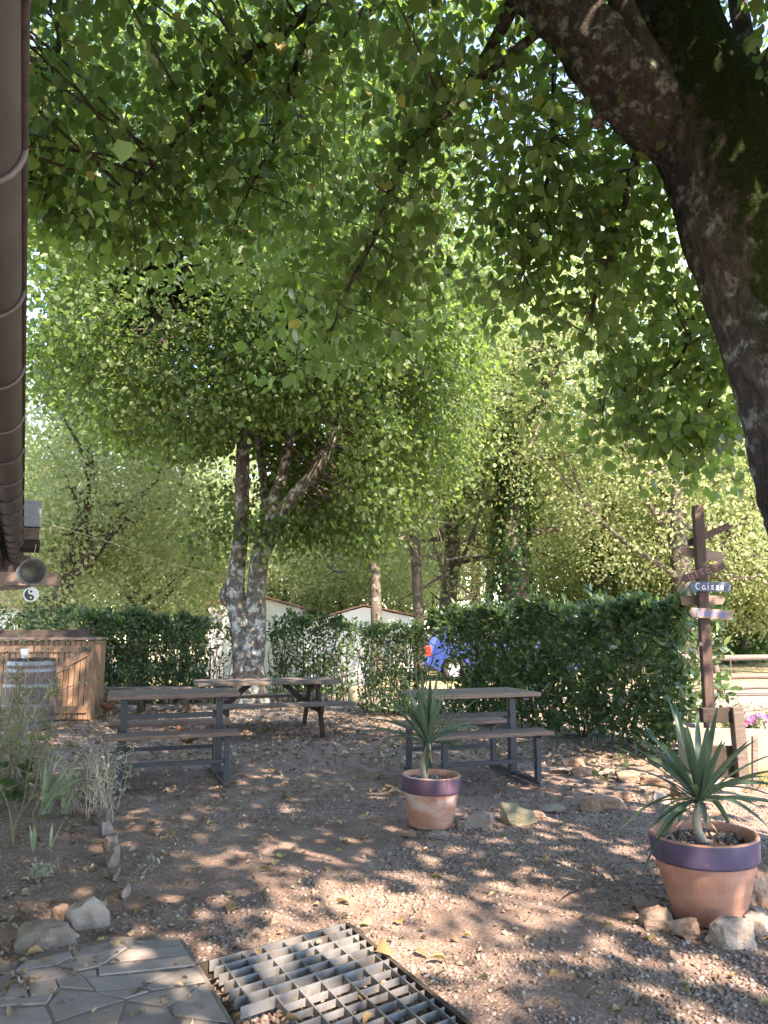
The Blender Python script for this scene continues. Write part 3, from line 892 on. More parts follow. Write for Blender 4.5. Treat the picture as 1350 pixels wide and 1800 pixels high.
for (a, b) in ((560, 1655), (672, 1728), (755, 1700)):
    p = ground(a, b, .03)
    rseed[0] += 1
    o = link('rock', rock_mesh(rseed[0], .017, .016, .013), M['stone_rust'])
    o.location = p
tl = [o for o in C.objects if o.name.startswith('rock') and 'label' not in o]
tag(tl[0], 'small pinkish pebble resting on the far rows of the grate', 'stone')
tag(tl[1], 'round pinkish pebble resting mid grate near its right side', 'stone')
tag(tl[2], 'brown pebble resting near the right edge of the grate', 'stone')

# ================================================================== HOUSE EAVE (left)
ZG = 2.14
E0, E1 = ground(38, 0, ZG), ground(40, 985, ZG)
hd = (E1 - E0); GL = hd.length; hd.normalize()        # along the gutter
hr = Vector((hd.y, -hd.x, 0))                         # outward, to the yard
def hp(s, o_, z):
    return Vector((E0.x, E0.y, 0)) + hd * s + hr * (o_ - .014) + Vector((0, 0, z))
house = thing('house_eave', 'dark timber house eave with brown half round gutter along the left photo edge', 'house', (0, 0, 0))
def half_gutter(s0, s1):
    mb = MB()
    n = 14
    prof = [(-.073 + .085 * math.cos(math.pi + math.pi * k / n), .0 + .085 * math.sin(math.pi + math.pi * k / n)) for k in range(n + 1)]
    prof2 = [(-.073 + .080 * math.cos(math.pi + math.pi * k / n), .0 + .080 * math.sin(math.pi + math.pi * k / n)) for k in range(n + 1)]
    vs = [hp(s, a, ZG + .04 + b) for s in (s0, s1) for a, b in prof] + [hp(s, a, ZG + .04 + b) for s in (s0, s1) for a, b in prof2]
    m = n + 1
    fs = [(i, i + 1, m + i + 1, m + i) for i in range(n)] + [(2 * m + i, 3 * m + i, 3 * m + i + 1, 2 * m + i + 1) for i in range(n)]
    fs += [(0, m, 3 * m, 2 * m), (n, 2 * m + n, 3 * m + n, m + n)]
    fs += [(m + i, m + i + 1, 3 * m + i + 1, 3 * m + i) for i in range(n)]
    mb.add(vs, fs)
    return mb
gt = half_gutter(-3.0, GL).build('gutter', M['gutter'], house, smooth=True)
k = 0
for s in np.arange(-2.7, GL, .62):
    n = 14
    mb = MB()
    pts = [hp(s, -.073 + .090 * math.cos(math.pi + math.pi * j / n), ZG + .04 + .090 * math.sin(math.pi + math.pi * j / n)) for j in range(n + 1)]
    mb.tube(pts, .006, 6)
    mb.build('bracket', M['gutter'], gt, smooth=True)
rim = MB().tube([hp(-3, .012, ZG + .042), hp(3, .012, ZG + .042), hp(GL, .012, ZG + .042)], .010, 8)
rim.build('gutter_rim', M['eave_dark'], gt, smooth=True)
# roof: fascia, soffit boards, rafters, tiles
MB().bar(hp(-3, -.19, ZG + .02), hp(GL + .1, -.19, ZG + .02), .03, .2).build('fascia', M['eave_dark'], house)
slope = .5
for i in range(6):
    o0 = -.22 - i * .16
    MB().bar(hp(-3, o0 - .08, ZG + .14 + (i + .5) * .16 * slope), hp(GL + .6, o0 - .08, ZG + .14 + (i + .5) * .16 * slope), .155, .02).build('soffit_board', M['eave_dark'], house)
for s in np.arange(-2.5, GL + .6, .9):
    MB().bar(hp(s, -.2, ZG + .06), hp(s, -1.2, ZG + .06 + slope * 1.0), .09, .12).build('rafter', M['eave_dark'], house)
rt = MB()
for i in range(6):
    rt.bar(hp(-3, -.22 - i * .2, ZG + .20 + i * .1), hp(GL + .7, -.22 - i * .2, ZG + .20 + i * .1), .24, .025, up=(-.44 * hr.x, -.44 * hr.y, .9))
rt.build('roof', M['roof_tile'], house)
# barge board / lower porch beam beyond the gutter end
MB().bar(hp(GL + .2, .42, 1.93), hp(GL + .5, -2.4, 1.93), .1, .16).build('porch_beam', M['wood_brown'], house)
MB().bar(hp(GL + .3, .1, 1.84), hp(GL + .6, -2.6, 1.6), .05, .05).build('porch_batten', M['wood_grey'], house)
for i in range(5):
    MB().bar(hp(GL + .4 + .02 * i, .1, 2.02 + i * .05), hp(GL + .6 + .02 * i, -2.4, 2.02 + i * .05), .03, .045).build('gable_slat', M['eave_dark'], house)
# projecting purlin end
bx = at(55, 912, 7.6)
pur = MB(); pur.bar(bx + hd * -.1 + Vector((0, 0, .04)), bx + hd * .5 + Vector((0, 0, .04)), .175, .26)
pur.build('purlin_cap', M['zinc'], house, bevel=.006)
b2 = bx + Vector((0, 0, -.155))
MB().bar(b2 + hd * -.06, b2 + hd * .5, .165, .12).build('purlin', M['wood_grey'], house, bevel=.006)
b3 = bx + Vector((0, 0, -.255))
MB().bar(b3 + hd * -.02, b3 + hd * .5, .19, .08).build('purlin_base', M['eave_dark'], house, bevel=.006)
MB().bar(hp(-3, -1.6, 1.6), hp(GL - 2.3, -1.6, 1.6), .2, 3.2).build('wall', M['render_white'], house)

# hanging can and yin-yang disc
cc = at(57, 1005, 7.5)
can = thing('hanging_can', 'round grey metal can hung under the eave with its open mouth facing the yard', 'can', cc)
mb = MB().lathe([(0, -.26), (.105, -.26), (.125, 0), (.133, .004), (.133, -.012), (.12, -.014), (.112, -.02), (.095, -.23), (0, -.23)], 32)
o = mb.build('can_body', M['galv'], can, smooth=True)
look = (Vector((0, 0, H)) - cc).normalized()
o.rotation_euler = (look + Vector((.25, 0, .1))).to_track_quat('Z', 'Y').to_euler()
MB().tube([(0, 0, .12), (0, .02, .2), (.005, .03, .27)], .004, 5).build('string', M['twig_dry'], can)
yc = at(54.5, 1045, 7.5)
yy = thing('hanging_disc', 'white hanging disc with a black and white yin yang below the metal can', 'ornament', yc)
yq = (look).to_track_quat('Z', 'Y').to_euler()
rd = .068
disc = MB().lathe([(0, -.006), (rd, -.006), (rd + .004, 0), (rd, .006), (rd * .86, .006), (rd * .86, .003), (0, .003)], 36).build('disc', M['plastic_white'], yy, smooth=False)
disc.rotation_euler = yq
rr = rd * .86
outl = [(rr * math.cos(a), rr * math.sin(a)) for a in np.linspace(R(90), R(270), 24)]
outl += [(rr / 2 * math.cos(a), -rr / 2 + rr / 2 * math.sin(a)) for a in np.linspace(R(270), R(450), 14)[1:]]
outl += [(-rr / 2 * math.cos(a), rr / 2 + rr / 2 * math.sin(a)) for a in np.linspace(R(270), R(450), 14)[1:-1]]
o = MB().prism(outl, .0035, .006).build('yin_half', M['plastic_black'], yy); o.rotation_euler = yq
o = MB().prism([(rr * .17 * math.cos(a), -rr / 2 + rr * .17 * math.sin(a)) for a in np.linspace(0, 2 * math.pi, 16, endpoint=False)], .0062, .008).build('dot', M['plastic_white'], yy); o.rotation_euler = yq
o['label'] = 'white dot'
o = MB().prism([(rr * .2 * math.cos(a), rr / 2 + rr * .2 * math.sin(a)) for a in np.linspace(0, 2 * math.pi, 16, endpoint=False)], .0035, .006).build('dot', M['plastic_black'], yy); o.rotation_euler = yq
o['label'] = 'black dot'
MB().tube([(0, 0, rd), (0, 0, .11)], .003, 5).build('string', M['twig_dry'], yy)

# ================================================================== CABINET, BARREL
cb = ground(155, 1267)
cab = thing('wooden_cabinet', 'low cedar plank cabinet with braced door at the end of the left hedge', 'cabinet', cb, R(3))
CH = 1.17
def cplank(x0, x1, z0, z1, y=0, t=.02, name='plank', mat='cedar'):
    return MB().box(((x0 + x1) / 2, y, (z0 + z1) / 2), (x1 - x0 - (.010 if name == 'plank' else .004), t, z1 - z0)).build(name, M[mat], cab, bevel=.003)
w = .078
MB().box((-.86, .03, CH / 2), (1.70, .02, CH - .06)).build('backing', M['wood_dark'], cab)
for i in range(22):
    cplank(-(i + 1) * w, -i * w, .02, CH - .03)
cplank(-.82, -.02, CH - .19, CH - .10, -.022, .022, 'rail')
cplank(-1.7, -.826, CH - .19, CH - .10, -.022, .022, 'rail')
cplank(-.62, -.02, .11, .21, -.022, .022, 'rail')
MB().bar((-.60, -.022, .66), (-.06, -.022, CH - .20), .022, .085, up=(0, 0, 1)).build('brace', M['cedar'], cab, bevel=.003)
MB().box((.012, .28, CH / 2 - .01), (.02, .62, CH - .04)).build('side_panel', M['cedar'], cab, bevel=.003)
MB().box((-.85, .27, CH), (1.82, .72, .03)).build('top', M['wood_brown'], cab, bevel=.004)
mb = MB().box((-.07, -.042, CH - .145), (.12, .014, .06)); mb.box((-.02, -.05, CH - .145), (.03, .02, .075))
mb.build('hinge', M['black_iron'], cab, bevel=.004)
for hx in (-.42, -.62, -1.05):
    MB().box((hx, -.036, CH - .145), (.016, .01, .016)).build('bolt', M['black_iron'], cab)

bp = ground(48, 1281)
barrel = thing('wine_barrel', 'old grey wine barrel with steel hoops standing before the cedar cabinet', 'barrel', bp)
BH, RB, RE = .92, .335, .285
def br(z):
    t = (z / BH - .5) * 2
    return RE + (RB - RE) * (1 - t * t)
NS = 22
sm = MB()
zs = np.linspace(0, BH, 9)
half = math.pi / NS * .965
vs, fs = [], []
for z in zs:
    for a in (-half, half):
        vs.append((br(z) * math.cos(a), br(z) * math.sin(a), z))
    for a in (half, -half):
        vs.append(((br(z) - .022) * math.cos(a), (br(z) - .022) * math.sin(a), z))
for i in range(len(zs) - 1):
    for j in range(4):
        fs.append((i * 4 + j, i * 4 + (j + 1) % 4, i * 4 + 4 + (j + 1) % 4, i * 4 + 4 + j))
fs += [(3, 2, 1, 0), tuple(len(vs) - 4 + i for i in range(4))]
sm.add(vs, fs)
stave_me = sm.mesh('stave')
for i in range(NS):
    o = link('stave', stave_me, M['oak_barrel'], barrel)
    o.rotation_euler = (0, 0, 2 * math.pi * i / NS)
for z0, hgt in ((.84, .055), (.755, .04), (.56, .04), (.30, .04), (.12, .04), (.03, .055)):
    MB().lathe([(br(z0) + .001, z0), (br(z0) + .006, z0), (br(z0 + hgt) + .006, z0 + hgt), (br(z0 + hgt) + .001, z0 + hgt)], 36, close=True).build('hoop', M['hoop'], barrel, smooth=False)
MB().lathe([(0, .895), (RE + .015, .895), (RE + .02, .905), (RE + .015, .925), (0, .93)], 32).build('lid', M['wood_dark'], barrel)
wc = at(43, 1150, bp.y - .05)
cup = MB().lathe([(0, 0), (.03, 0), (.045, .05), (.052, .12), (.049, .12), (.042, .05), (.025, .008), (0, .008)], 18).build('cup', M['plastic_white'])
cup.location = (wc.x, bp.y - .05, .931)
tag(cup, 'small white cup standing on the lid of the wine barrel', 'cup')

# dark board fence and low building at far left
fb = thing('board_fence', 'dark horizontal board fence behind the cedar cabinet', 'fence', (-6.2, 12.3, 0))
for z0 in (1.22, 1.00, .78, .56):
    MB().box((.1, 0, z0), (2.9, .03, .15)).build('board', M['wood_dark'], fb, bevel=.004)
for x0 in (-1.3, 0, 1.35):
    MB().box((x0, .05, .66), (.09, .07, 1.32)).build('post', M['wood_dark'], fb, bevel=.004)
fl = thing('far_house', 'small white house with pink tiled roof beyond the board fence at far left', 'house', (-11.4, 21, gz(-11.4, 21)))
MB().box((0, 2, 1.35), (3.2, 4, 2.7)).build('wall', M['render_white'], fl)
mb = MB(); mb.bar((0, -.25, 2.68), (0, 2, 3.5), 3.5, .12, up=(0, 0, 1)); mb.bar((0, 4.25, 2.68), (0, 2, 3.5), 3.5, .12)
mb.build('roof', M['roof_tile'], fl)
MB().box((1.0, -.01, 1.5), (.7, .06, .9)).build('window', M['glass_dark'], fl)

# low plank bench in front of the left hedge
lb = thing('low_bench', 'low grey plank bench half hidden before the left hedge', 'bench', ground(235, 1252), R(6))
for i in range(2):
    MB().box((0, i * .17, .36), (1.9, .15, .04)).build('plank', M['wood_grey'], lb, bevel=.004)
for x0 in (-.8, .1, .8):
    MB().box((x0, .08, .17), (.08, .28, .34)).build('leg', M['wood_dark'], lb, bevel=.004)

# ================================================================== TABLE SETS
def make_set(label, loc, rot):
    t = thing('table_set', label, 'picnic table', loc, rot, 'metal framed table sets with attached benches')
    L, W, TH = 1.12, .64, .765
    for i in range(4):
        MB().box((0, -W / 2 + (i + .5) * W / 4, TH - .019), (L + (.01, -.006, .004, -.01)[i], W / 4 - .003, .038)).build('table_plank', M['wood_brown'], t, bevel=.006)
    for s in (-1, 1):
        for i in range(2):
            MB().box((.02 * s, s * .44 + (i - .5) * .135, .455 - .018), (1.12 + .012 * i, .132, .034)).build('bench_plank', M['wood_brown'], t, bevel=.006)
    for sx in (-1, 1):
        MB().box((sx * .42, 0, (TH - .040) / 2), (.062, .07, TH - .040)).build('table_leg', M['metal_dark'], t, bevel=.003)
        MB().box((sx * .43, 0, TH - .058), (.06, .56, .026)).build('table_bracket', M['metal_dark'], t, bevel=.003)
        MB().box((sx * .435, 0, .017), (.056, 1.06, .034)).build('foot_rail', M['metal_dark'], t, bevel=.003)
        for sy in (-1, 1):
            MB().box((sx * .44, sy * .44, .214), (.046, .056, .396)).build('bench_leg', M['metal_dark'], t, bevel=.003)
            MB().box((sx * .44, sy * .44, .404), (.05, .22, .018)).build('bench_bracket', M['metal_dark'], t, bevel=.002)
    MB().box((0, 0, .55), (.80, .03, .045)).build('table_stretcher', M['metal_dark'], t, bevel=.002)
    for sy in (-1, 1):
        MB().box((0, sy * .44, .20), (.835, .028, .035)).build('bench_stretcher', M['metal_dark'], t, bevel=.002)
    return t
make_set('dark metal framed table with brown benches on the left, nearest the flower bed', (-1.93, 7.2, 0), R(19))
make_set('dark metal framed table with brown benches on the right, behind the smaller potted yucca', (.79, 7.25, 0), R(18))

pt = thing('picnic_table', 'grey weathered A frame picnic table at the back before the linden trunk', 'picnic table', (-1.53, 10.25, 0), R(17))
PH = .66
for i in range(5):
    MB().box(((.01, -.015, .01, -.01, .012)[i], -.33 + i * .165, PH - .02), (1.82, .152, .04)).build('table_plank', M['wood_grey'], pt, bevel=.006)
for s in (-1, 1):
    for i in range(2):
        MB().box((.06 * -s, s * .66 + (i - .5) * .14, .40), (1.85, .132, .038)).build('bench_plank', M['wood_grey'], pt, bevel=.006)
for sx in (-1, 1):
    x0 = sx * .62
    for sy in (-1, 1):
        MB().bar((x0, sy * .60, 0), (x0, sy * .24, PH - .045), .09, .045, up=(1, 0, 0)).build('leg', M['wood_dark'], pt, bevel=.004)
    MB().box((x0 - sx * .047, 0, .335), (.042, 1.56, .09)).build('cross_beam', M['wood_dark'], pt, bevel=.004)
    MB().box((x0 - sx * .047, 0, PH - .075), (.042, .72, .07)).build('top_beam', M['wood_dark'], pt, bevel=.004)
    MB().bar((x0 - sx * .09, 0, .345), (x0 - sx * .40, 0, PH - .045), .045, .07).build('brace', M['wood_dark'], pt, bevel=.004)

# ================================================================== SIGNPOST
spos = ground(1252, 1352)
post = thing('signpost', 'brown wooden signpost with pointing boards reading Gites, Caisse and Toilettes beside the hedge', 'signpost', spos)
k = F0 / (spos.y)
Dp = spos.y
def lean(z): return Vector((.004 * z, 0, 0))
ptop = at(1239, 889, Dp).z
psz = .092
mb = MB()
ang = R(42)
dg = psz / math.sqrt(2)
cs = [(math.cos(ang + i * math.pi / 2) * dg * 1.0, math.sin(ang + i * math.pi / 2) * dg * 1.0) for i in range(4)]
vs = [Vector((x, y, 0)) for x, y in cs] + [Vector((x, y, ptop)) + lean(ptop) for x, y in cs]
mb.add(vs, [(3, 2, 1, 0), (4, 5, 6, 7)] + [(i, (i + 1) % 4, 4 + (i + 1) % 4, 4 + i) for i in range(4)])
mb.build('post', M['wood_post'], post, bevel=.004)
def zo(zx, zy):                # zoom pixel on the sign crop -> photo pixel
    return 1150 + zx / 6.75, 860 + zy / 6.75
def sign_board(outline, yoff, mat, name='sign_board', label=None, t=.02):
    pts = [at(*zo(*p), Dp + yoff) - spos for p in outline]
    n = len(pts)
    c = sum(pts, Vector()) / n
    mb = MB()
    vs = [(p.x - c.x, -t / 2, p.z - c.z) for p in pts] + [(p.x - c.x, t / 2, p.z - c.z) for p in pts]
    mb.add(vs, [tuple(range(n)), tuple(range(2 * n - 1, n - 1, -1))] + [(i, n + i, n + (i + 1) % n, (i + 1) % n) for i in range(n)])
    o = mb.build(name, M[mat], post, bevel=.003)
    o.location = (c.x, yoff, c.z)
    if label:
        o['label'] = label
    return o, c
sign_board([(395, 600), (880, 392), (900, 465), (470, 660), (412, 683), (402, 640)], .085, 'board_brown', label='dark blank board tilted up to the right behind the post')
sign_board([(306, 722), (332, 680), (800, 748), (832, 800), (800, 868), (350, 792)], .088, 'board_light', label='light brown pointed board behind the post')
s3, c3 = sign_board([(335, 1070), (345, 1018), (812, 845), (838, 930), (832, 945), (375, 1112)], -.082, 'board_brown', label='dark board lettered GITES')
s4, c4 = sign_board([(410, 1152), (442, 1094), (884, 1102), (912, 1140), (892, 1216), (452, 1210)], -.085, 'board_blue', label='blue grey board lettered Caisse')
sign_board([(320, 1262), (800, 1264), (838, 1310), (806, 1368), (325, 1378)], .086, 'board_light', label='light brown blank board pointing right behind the post')
s6, c6 = sign_board([(410, 1462), (442, 1404), (902, 1436), (928, 1482), (918, 1557), (456, 1520)], -.084, 'board_pink', label='pale board lettered Toilettes')
CHRS = {
 'C': (.74, [[(.58, .86), (.44, .97), (.22, .92), (.06, .62), (.06, .32), (.2, .06), (.42, .0), (.58, .08)]]),
 'a': (.56, [[(.45, .52), (.27, .62), (.08, .46), (.06, .18), (.2, 0), (.38, .1), (.46, .35), (.46, .6), (.46, .18), (.55, 0)]]),
 'i': (.26, [[(.1, .6), (.1, .14), (.2, 0)], [(.10, .84), (.12, .88)]]),
 's': (.48, [[(.42, .54), (.26, .62), (.09, .51), (.15, .37), (.35, .28), (.41, .13), (.25, 0), (.05, .07)]]),
 'e': (.50, [[(.07, .32), (.41, .38), (.4, .54), (.24, .62), (.09, .48), (.06, .2), (.2, .02), (.44, .1)]]),
 'T': (.72, [[(0, .98), (.72, 1)], [(.34, .99), (.34, 0)]]),
 'o': (.5, [[(.25, .6), (.08, .46), (.07, .17), (.24, 0), (.42, .15), (.43, .45), (.25, .6)]]),
 'l': (.26, [[(.1, 1), (.1, .14), (.22, 0)]]),
 't': (.36, [[(.18, .92), (.17, .14), (.3, 0)], [(.0, .62), (.36, .64)]]),
 'G': (.72, [[(.62, .86), (.42, 1), (.16, .9), (.04, .5), (.16, .1), (.42, 0), (.62, .14), (.62, .45), (.38, .45)]]),
 'I': (.2, [[(.1, 1), (.1, 0)]]),
 'E': (.56, [[(.52, 1), (.05, 1), (.05, 0), (.54, 0)], [(.05, .52), (.45, .52)]]),
 'S': (.58, [[(.52, .9), (.3, 1), (.08, .84), (.15, .6), (.42, .44), (.52, .2), (.3, 0), (.04, .1)]]),
}
def lettering(txt, left, right, hgt, yoff, mat, wid, gap=.14):
    """paint strokes along the line between two zoom pixels (baseline)"""
    a = at(*zo(*left), Dp + yoff) - spos
    b = at(*zo(*right), Dp + yoff) - spos
    u = Vector((b.x - a.x, 0, b.z - a.z)); L = u.length; u.normalize()
    up = Vector((-u.z, 0, u.x))
    tot = sum(CHRS[c][0] for c in txt) + gap * (len(txt) - 1)
    sx = L / tot
    x = 0
    for ch in txt:
        w_, strokes = CHRS[ch]
        mb = MB()
        for si, st in enumerate(strokes):
            P = [a + u * ((x + p[0]) * sx) + up * (p[1] * hgt) for p in st]
            if len(P) > 2:
                sp_, _ = spline([(p.x, 0, p.z) for p in P], [1] * len(P), .006)
                P = [Vector(p) for p in sp_]
            n = len(P)
            vs = []
            for i, p in enumerate(P):
                t = (P[min(i + 1, n - 1)] - P[max(i - 1, 0)]); t.y = 0
                t.normalize()
                s_ = Vector((-t.z, 0, t.x)) * wid / 2 * (1 + .18 * math.sin(i * 1.1))
                e = t * (wid * .35) * (-1 if i == 0 else 1 if i == n - 1 else 0)
                for q in (p + s_ + e, p - s_ + e):
                    vs.append((q.x, yoff - .0012 - .0003 * si, q.z)); vs.append((q.x, yoff + .0006, q.z))
            fs = []
            for i in range(n - 1):
                k0 = i * 4
                fs += [(k0, k0 + 4, k0 + 6, k0 + 2), (k0, k0 + 1, k0 + 5, k0 + 4), (k0 + 2, k0 + 6, k0 + 7, k0 + 3)]
            mb.add(vs, fs)
        o = mb.build('letter', M[mat], post)
        o['label'] = 'painted letter ' + ch
        x += w_ + gap
lettering('GITES', (415, 1072), (758, 948), .058 * 1.0, -.0935, 'paint_rust', .0070, .34)
lettering('Caisse', (492, 1186), (826, 1190), .062, -.0965, 'paint_white', .0066, .30)
lettering('Toilettes', (492, 1494), (848, 1516), .056, -.0955, 'paint_blue', .0060, .26)
ey = at(1232, 1132, Dp - .07) - spos
MB().tube([ey + Vector((.012 * math.cos(a), -.0, .014 * math.sin(a))) for a in np.linspace(0, 2 * math.pi, 10)], .003, 5, cap=False).build('eye_screw', M['galv'], post)

# wooden barrier with thick rail
br_ = thing('wooden_barrier', 'low weathered wooden barrier of thick rail and post right of the signpost', 'barrier', ground(1298, 1385))
b0 = br_.location.copy()
q = at(1297, 1243, b0.y) - b0
MB().box((q.x, .02, q.z / 2), (.095, .10, q.z), (0, R(-1.5), 0)).build('post', M['wood_grey'], br_, bevel=.008)
a_, c_ = at(1255, 1257, b0.y + .05) - b0, at(1292, 1257, b0.y + .05) - b0
MB().box(((a_.x + c_.x) / 2 - .03, .06, (a_.z + c_.z) / 2), (.34, .09, .12)).build('rail', M['wood_dark'], br_, bevel=.006)
a_ = at(1275, 1340, b0.y + .05) - b0
MB().box((a_.x - .02, .09, a_.z), (.30, .07, .26)).build('base_board', M['wood_dark'], br_, bevel=.006)
MB().box((q.x + .10, -.03, .22), (.05, .03, .42), (0, R(4), 0)).build('slat', M['wood_grey'], br_, bevel=.006)

# trough planter with petunias
tp = ground(1330, 1372)
tr = thing('planter_trough', 'pale concrete trough planter behind the wooden barrier at the right edge', 'planter', (tp.x + .15, tp.y + .55, 0), R(-6))
mb = MB()
ow, od, oh = .55, .2, .40
mb.add([(-ow, -od, 0), (ow, -od, 0), (ow, od, 0), (-ow, od, 0), (-ow - .02, -od - .02, oh), (ow + .02, -od - .02, oh), (ow + .02, od + .02, oh), (-ow - .02, od + .02, oh),
        (-ow + .03, -od + .03, oh), (ow - .03, -od + .03, oh), (ow - .03, od - .03, oh), (-ow + .03, od - .03, oh), (-ow + .03, -od + .03, oh - .05), (ow - .03, -od + .03, oh - .05), (ow - .03, od - .03, oh - .05), (-ow + .03, od - .03, oh - .05)],
       [(0, 3, 2, 1), (0, 1, 5, 4), (1, 2, 6, 5), (2, 3, 7, 6), (3, 0, 4, 7), (4, 5, 9, 8), (5, 6, 10, 9), (6, 7, 11, 10), (7, 4, 8, 11), (8, 9, 13, 12), (9, 10, 14, 13), (10, 11, 15, 14), (11, 8, 12, 15)])
mb.build('trough', M['concrete'], tr, bevel=.008)
MB().box((0, 0, oh - .055), (ow * 2 - .06, od * 2 - .06, .02)).build('soil', M['soil'], tr)
def flower_clump(label, px, mat_f, nf, nl):
    wx = at(px, 1297, tr.location.y).x
    loc = Vector((wx, tr.location.y, oh - .05))
    t = thing('petunia', label, 'flower', loc)
    P = rng.normal(0, .05, (nl, 3)) + np.array([0, 0, .07]); P[:, 2] = np.abs(P[:, 2])
    link('foliage', leaf_mesh('foliage', P, unit(nl) + np.array([0, 0, .3]), unit(nl), rng.uniform(.03, .06, nl), LAUREL), M['leaf_bed'], t)
    for i in range(nf):
        fm = MB()
        m_ = 10
        vs = [(0, 0, -.012)] + [(.026 * (1 + .1 * math.cos(5 * a)) * math.cos(a), .026 * (1 + .1 * math.cos(5 * a)) * math.sin(a), .004) for a in np.linspace(0, 2 * math.pi, m_, endpoint=False)]
        fm.add(vs, [(0, 1 + j, 1 + (j + 1) % m_) for j in range(m_)])
        o = fm.build('blossom', M[mat_f], t)
        o.location = (random.gauss(0, .06), -.07 + random.gauss(0, .03), .12 + random.gauss(0, .04))
        o.rotation_euler = (R(70) + random.gauss(0, .4), random.gauss(0, .4), random.gauss(0, .5))
    return t
flower_clump('pink petunia in the trough, left of the purple one', 1314, 'petal_pink', 5, 90)
flower_clump('purple petunia in the trough, at the right', 1332, 'petal_purple', 8, 90)
flower_clump('pale leafy plant in the trough, seen between signpost and barrier post', 1283, 'petal_pink', 0, 160)

# ================================================================== POTS AND YUCCAS
def pot(label, loc, rtop, rbot, h, band, purple, tilt=0):
    t = thing('plant_pot', label, 'plant pot', loc)
    mb = MB().lathe([(0, 0), (rbot, 0), (rbot + (rtop * .93 - rbot) * .5, (h - band) * .5), (rtop * .93, h - band + .005), (rtop * .9, h - band + .02), (rtop * .86, h - .03), (rtop * .80, h * .5), (0, h * .5)], 56)
    mb.build('pot_body', M['terracotta'], t, smooth=False)
    mb = MB().lathe([(rtop * .905, h - band), (rtop * .965, h - band), (rtop * .975, h - band + .01), (rtop, h - .012), (rtop * .997, h - .004)], 56)
    mb.build('painted_band', M[purple], t, smooth=True)
    MB().lathe([(rtop * .996, h - .0045), (rtop * .985, h + .002), (rtop * .93, h + .002), (rtop * .905, h - .004), (rtop * .885, h - .06), (rtop * .86, h - .12)], 56).build('rim', M['terracotta'], t, smooth=True)
    MB().lathe([(rtop * .885, h - .055), (rtop * .5, h - .045), (0, h - .04)], 24).build('soil', M['soil'], t, smooth=True)
    n = 220
    a = rng.uniform(0, 2 * np.pi, n); r_ = rtop * .86 * np.sqrt(rng.random(n))
    P = np.stack([r_ * np.cos(a), r_ * np.sin(a), h - .048 + .008 * rng.random(n)], 1)
    stuff(link('pot_gravel', leaf_mesh('pot_gravel', P, unit(n), unit(n), rng.uniform(.006, .016, n), PEB), M['gravel'], t))
    t.rotation_euler = (0, tilt, 0)
    return t
p1 = ground(1248, 1630); p1 = p1 * (1 + .155 / p1.length)
d1 = p1.y
k1 = d1 * cp / F0
pot1 = pot('large terracotta pot with blue purple painted band, at the right foreground', p1, .250, .160, .375, .108, 'purple', R(-1.2))
p2 = ground(757, 1459); p2 = p2 * (1 + .15 / p2.length)
pot2 = pot('smaller terracotta pot with plum painted band, before the right hand table', p2, .207, .15, .335, .108, 'purple_red', R(1.2))

def sword(base, tip, sag, width, mat, parent, name='leaf', twist=0.0, segs=9, fold=.35):
    """a sword leaf from base to tip bending by sag (m, downward)"""
    base, tip = Vector(base), Vector(tip)
    mid = (base + tip) / 2 + Vector((0, 0, sag))
    pts = []
    for i in range(segs + 1):
        t = i / segs
        pts.append(base * (1 - t) ** 2 + mid * 2 * t * (1 - t) + tip * t * t)
    vs = []
    ax = (tip - base).normalized()
    side0 = ax.cross(Vector((0, 0, 1)))
    if side0.length < .15:
        side0 = Vector((1, 0, 0))
    side0.normalize()
    side0 = Matrix.Rotation(twist, 3, ax) @ side0
    for i, p in enumerate(pts):
        t = i / segs
        T = (pts[min(i + 1, segs)] - pts[max(i - 1, 0)]).normalized()
        s = (side0 - T * side0.dot(T)).normalized()
        nrm = s.cross(T)
        w = width * (min(1, .42 + t * 1.6)) * (1 - t ** 3.6) * .5
        w = max(w, .0008)
        vs += [p - s * w + nrm * w * fold, p, p + s * w + nrm * w * fold]
    fs = []
    for i in range(segs):
        k0 = i * 3
        fs += [(k0, k0 + 1, k0 + 4, k0 + 3), (k0 + 1, k0 + 2, k0 + 5, k0 + 4)]
    mb = MB(); mb.add(vs, fs)
    return mb.build(name, mat, parent, smooth=True)
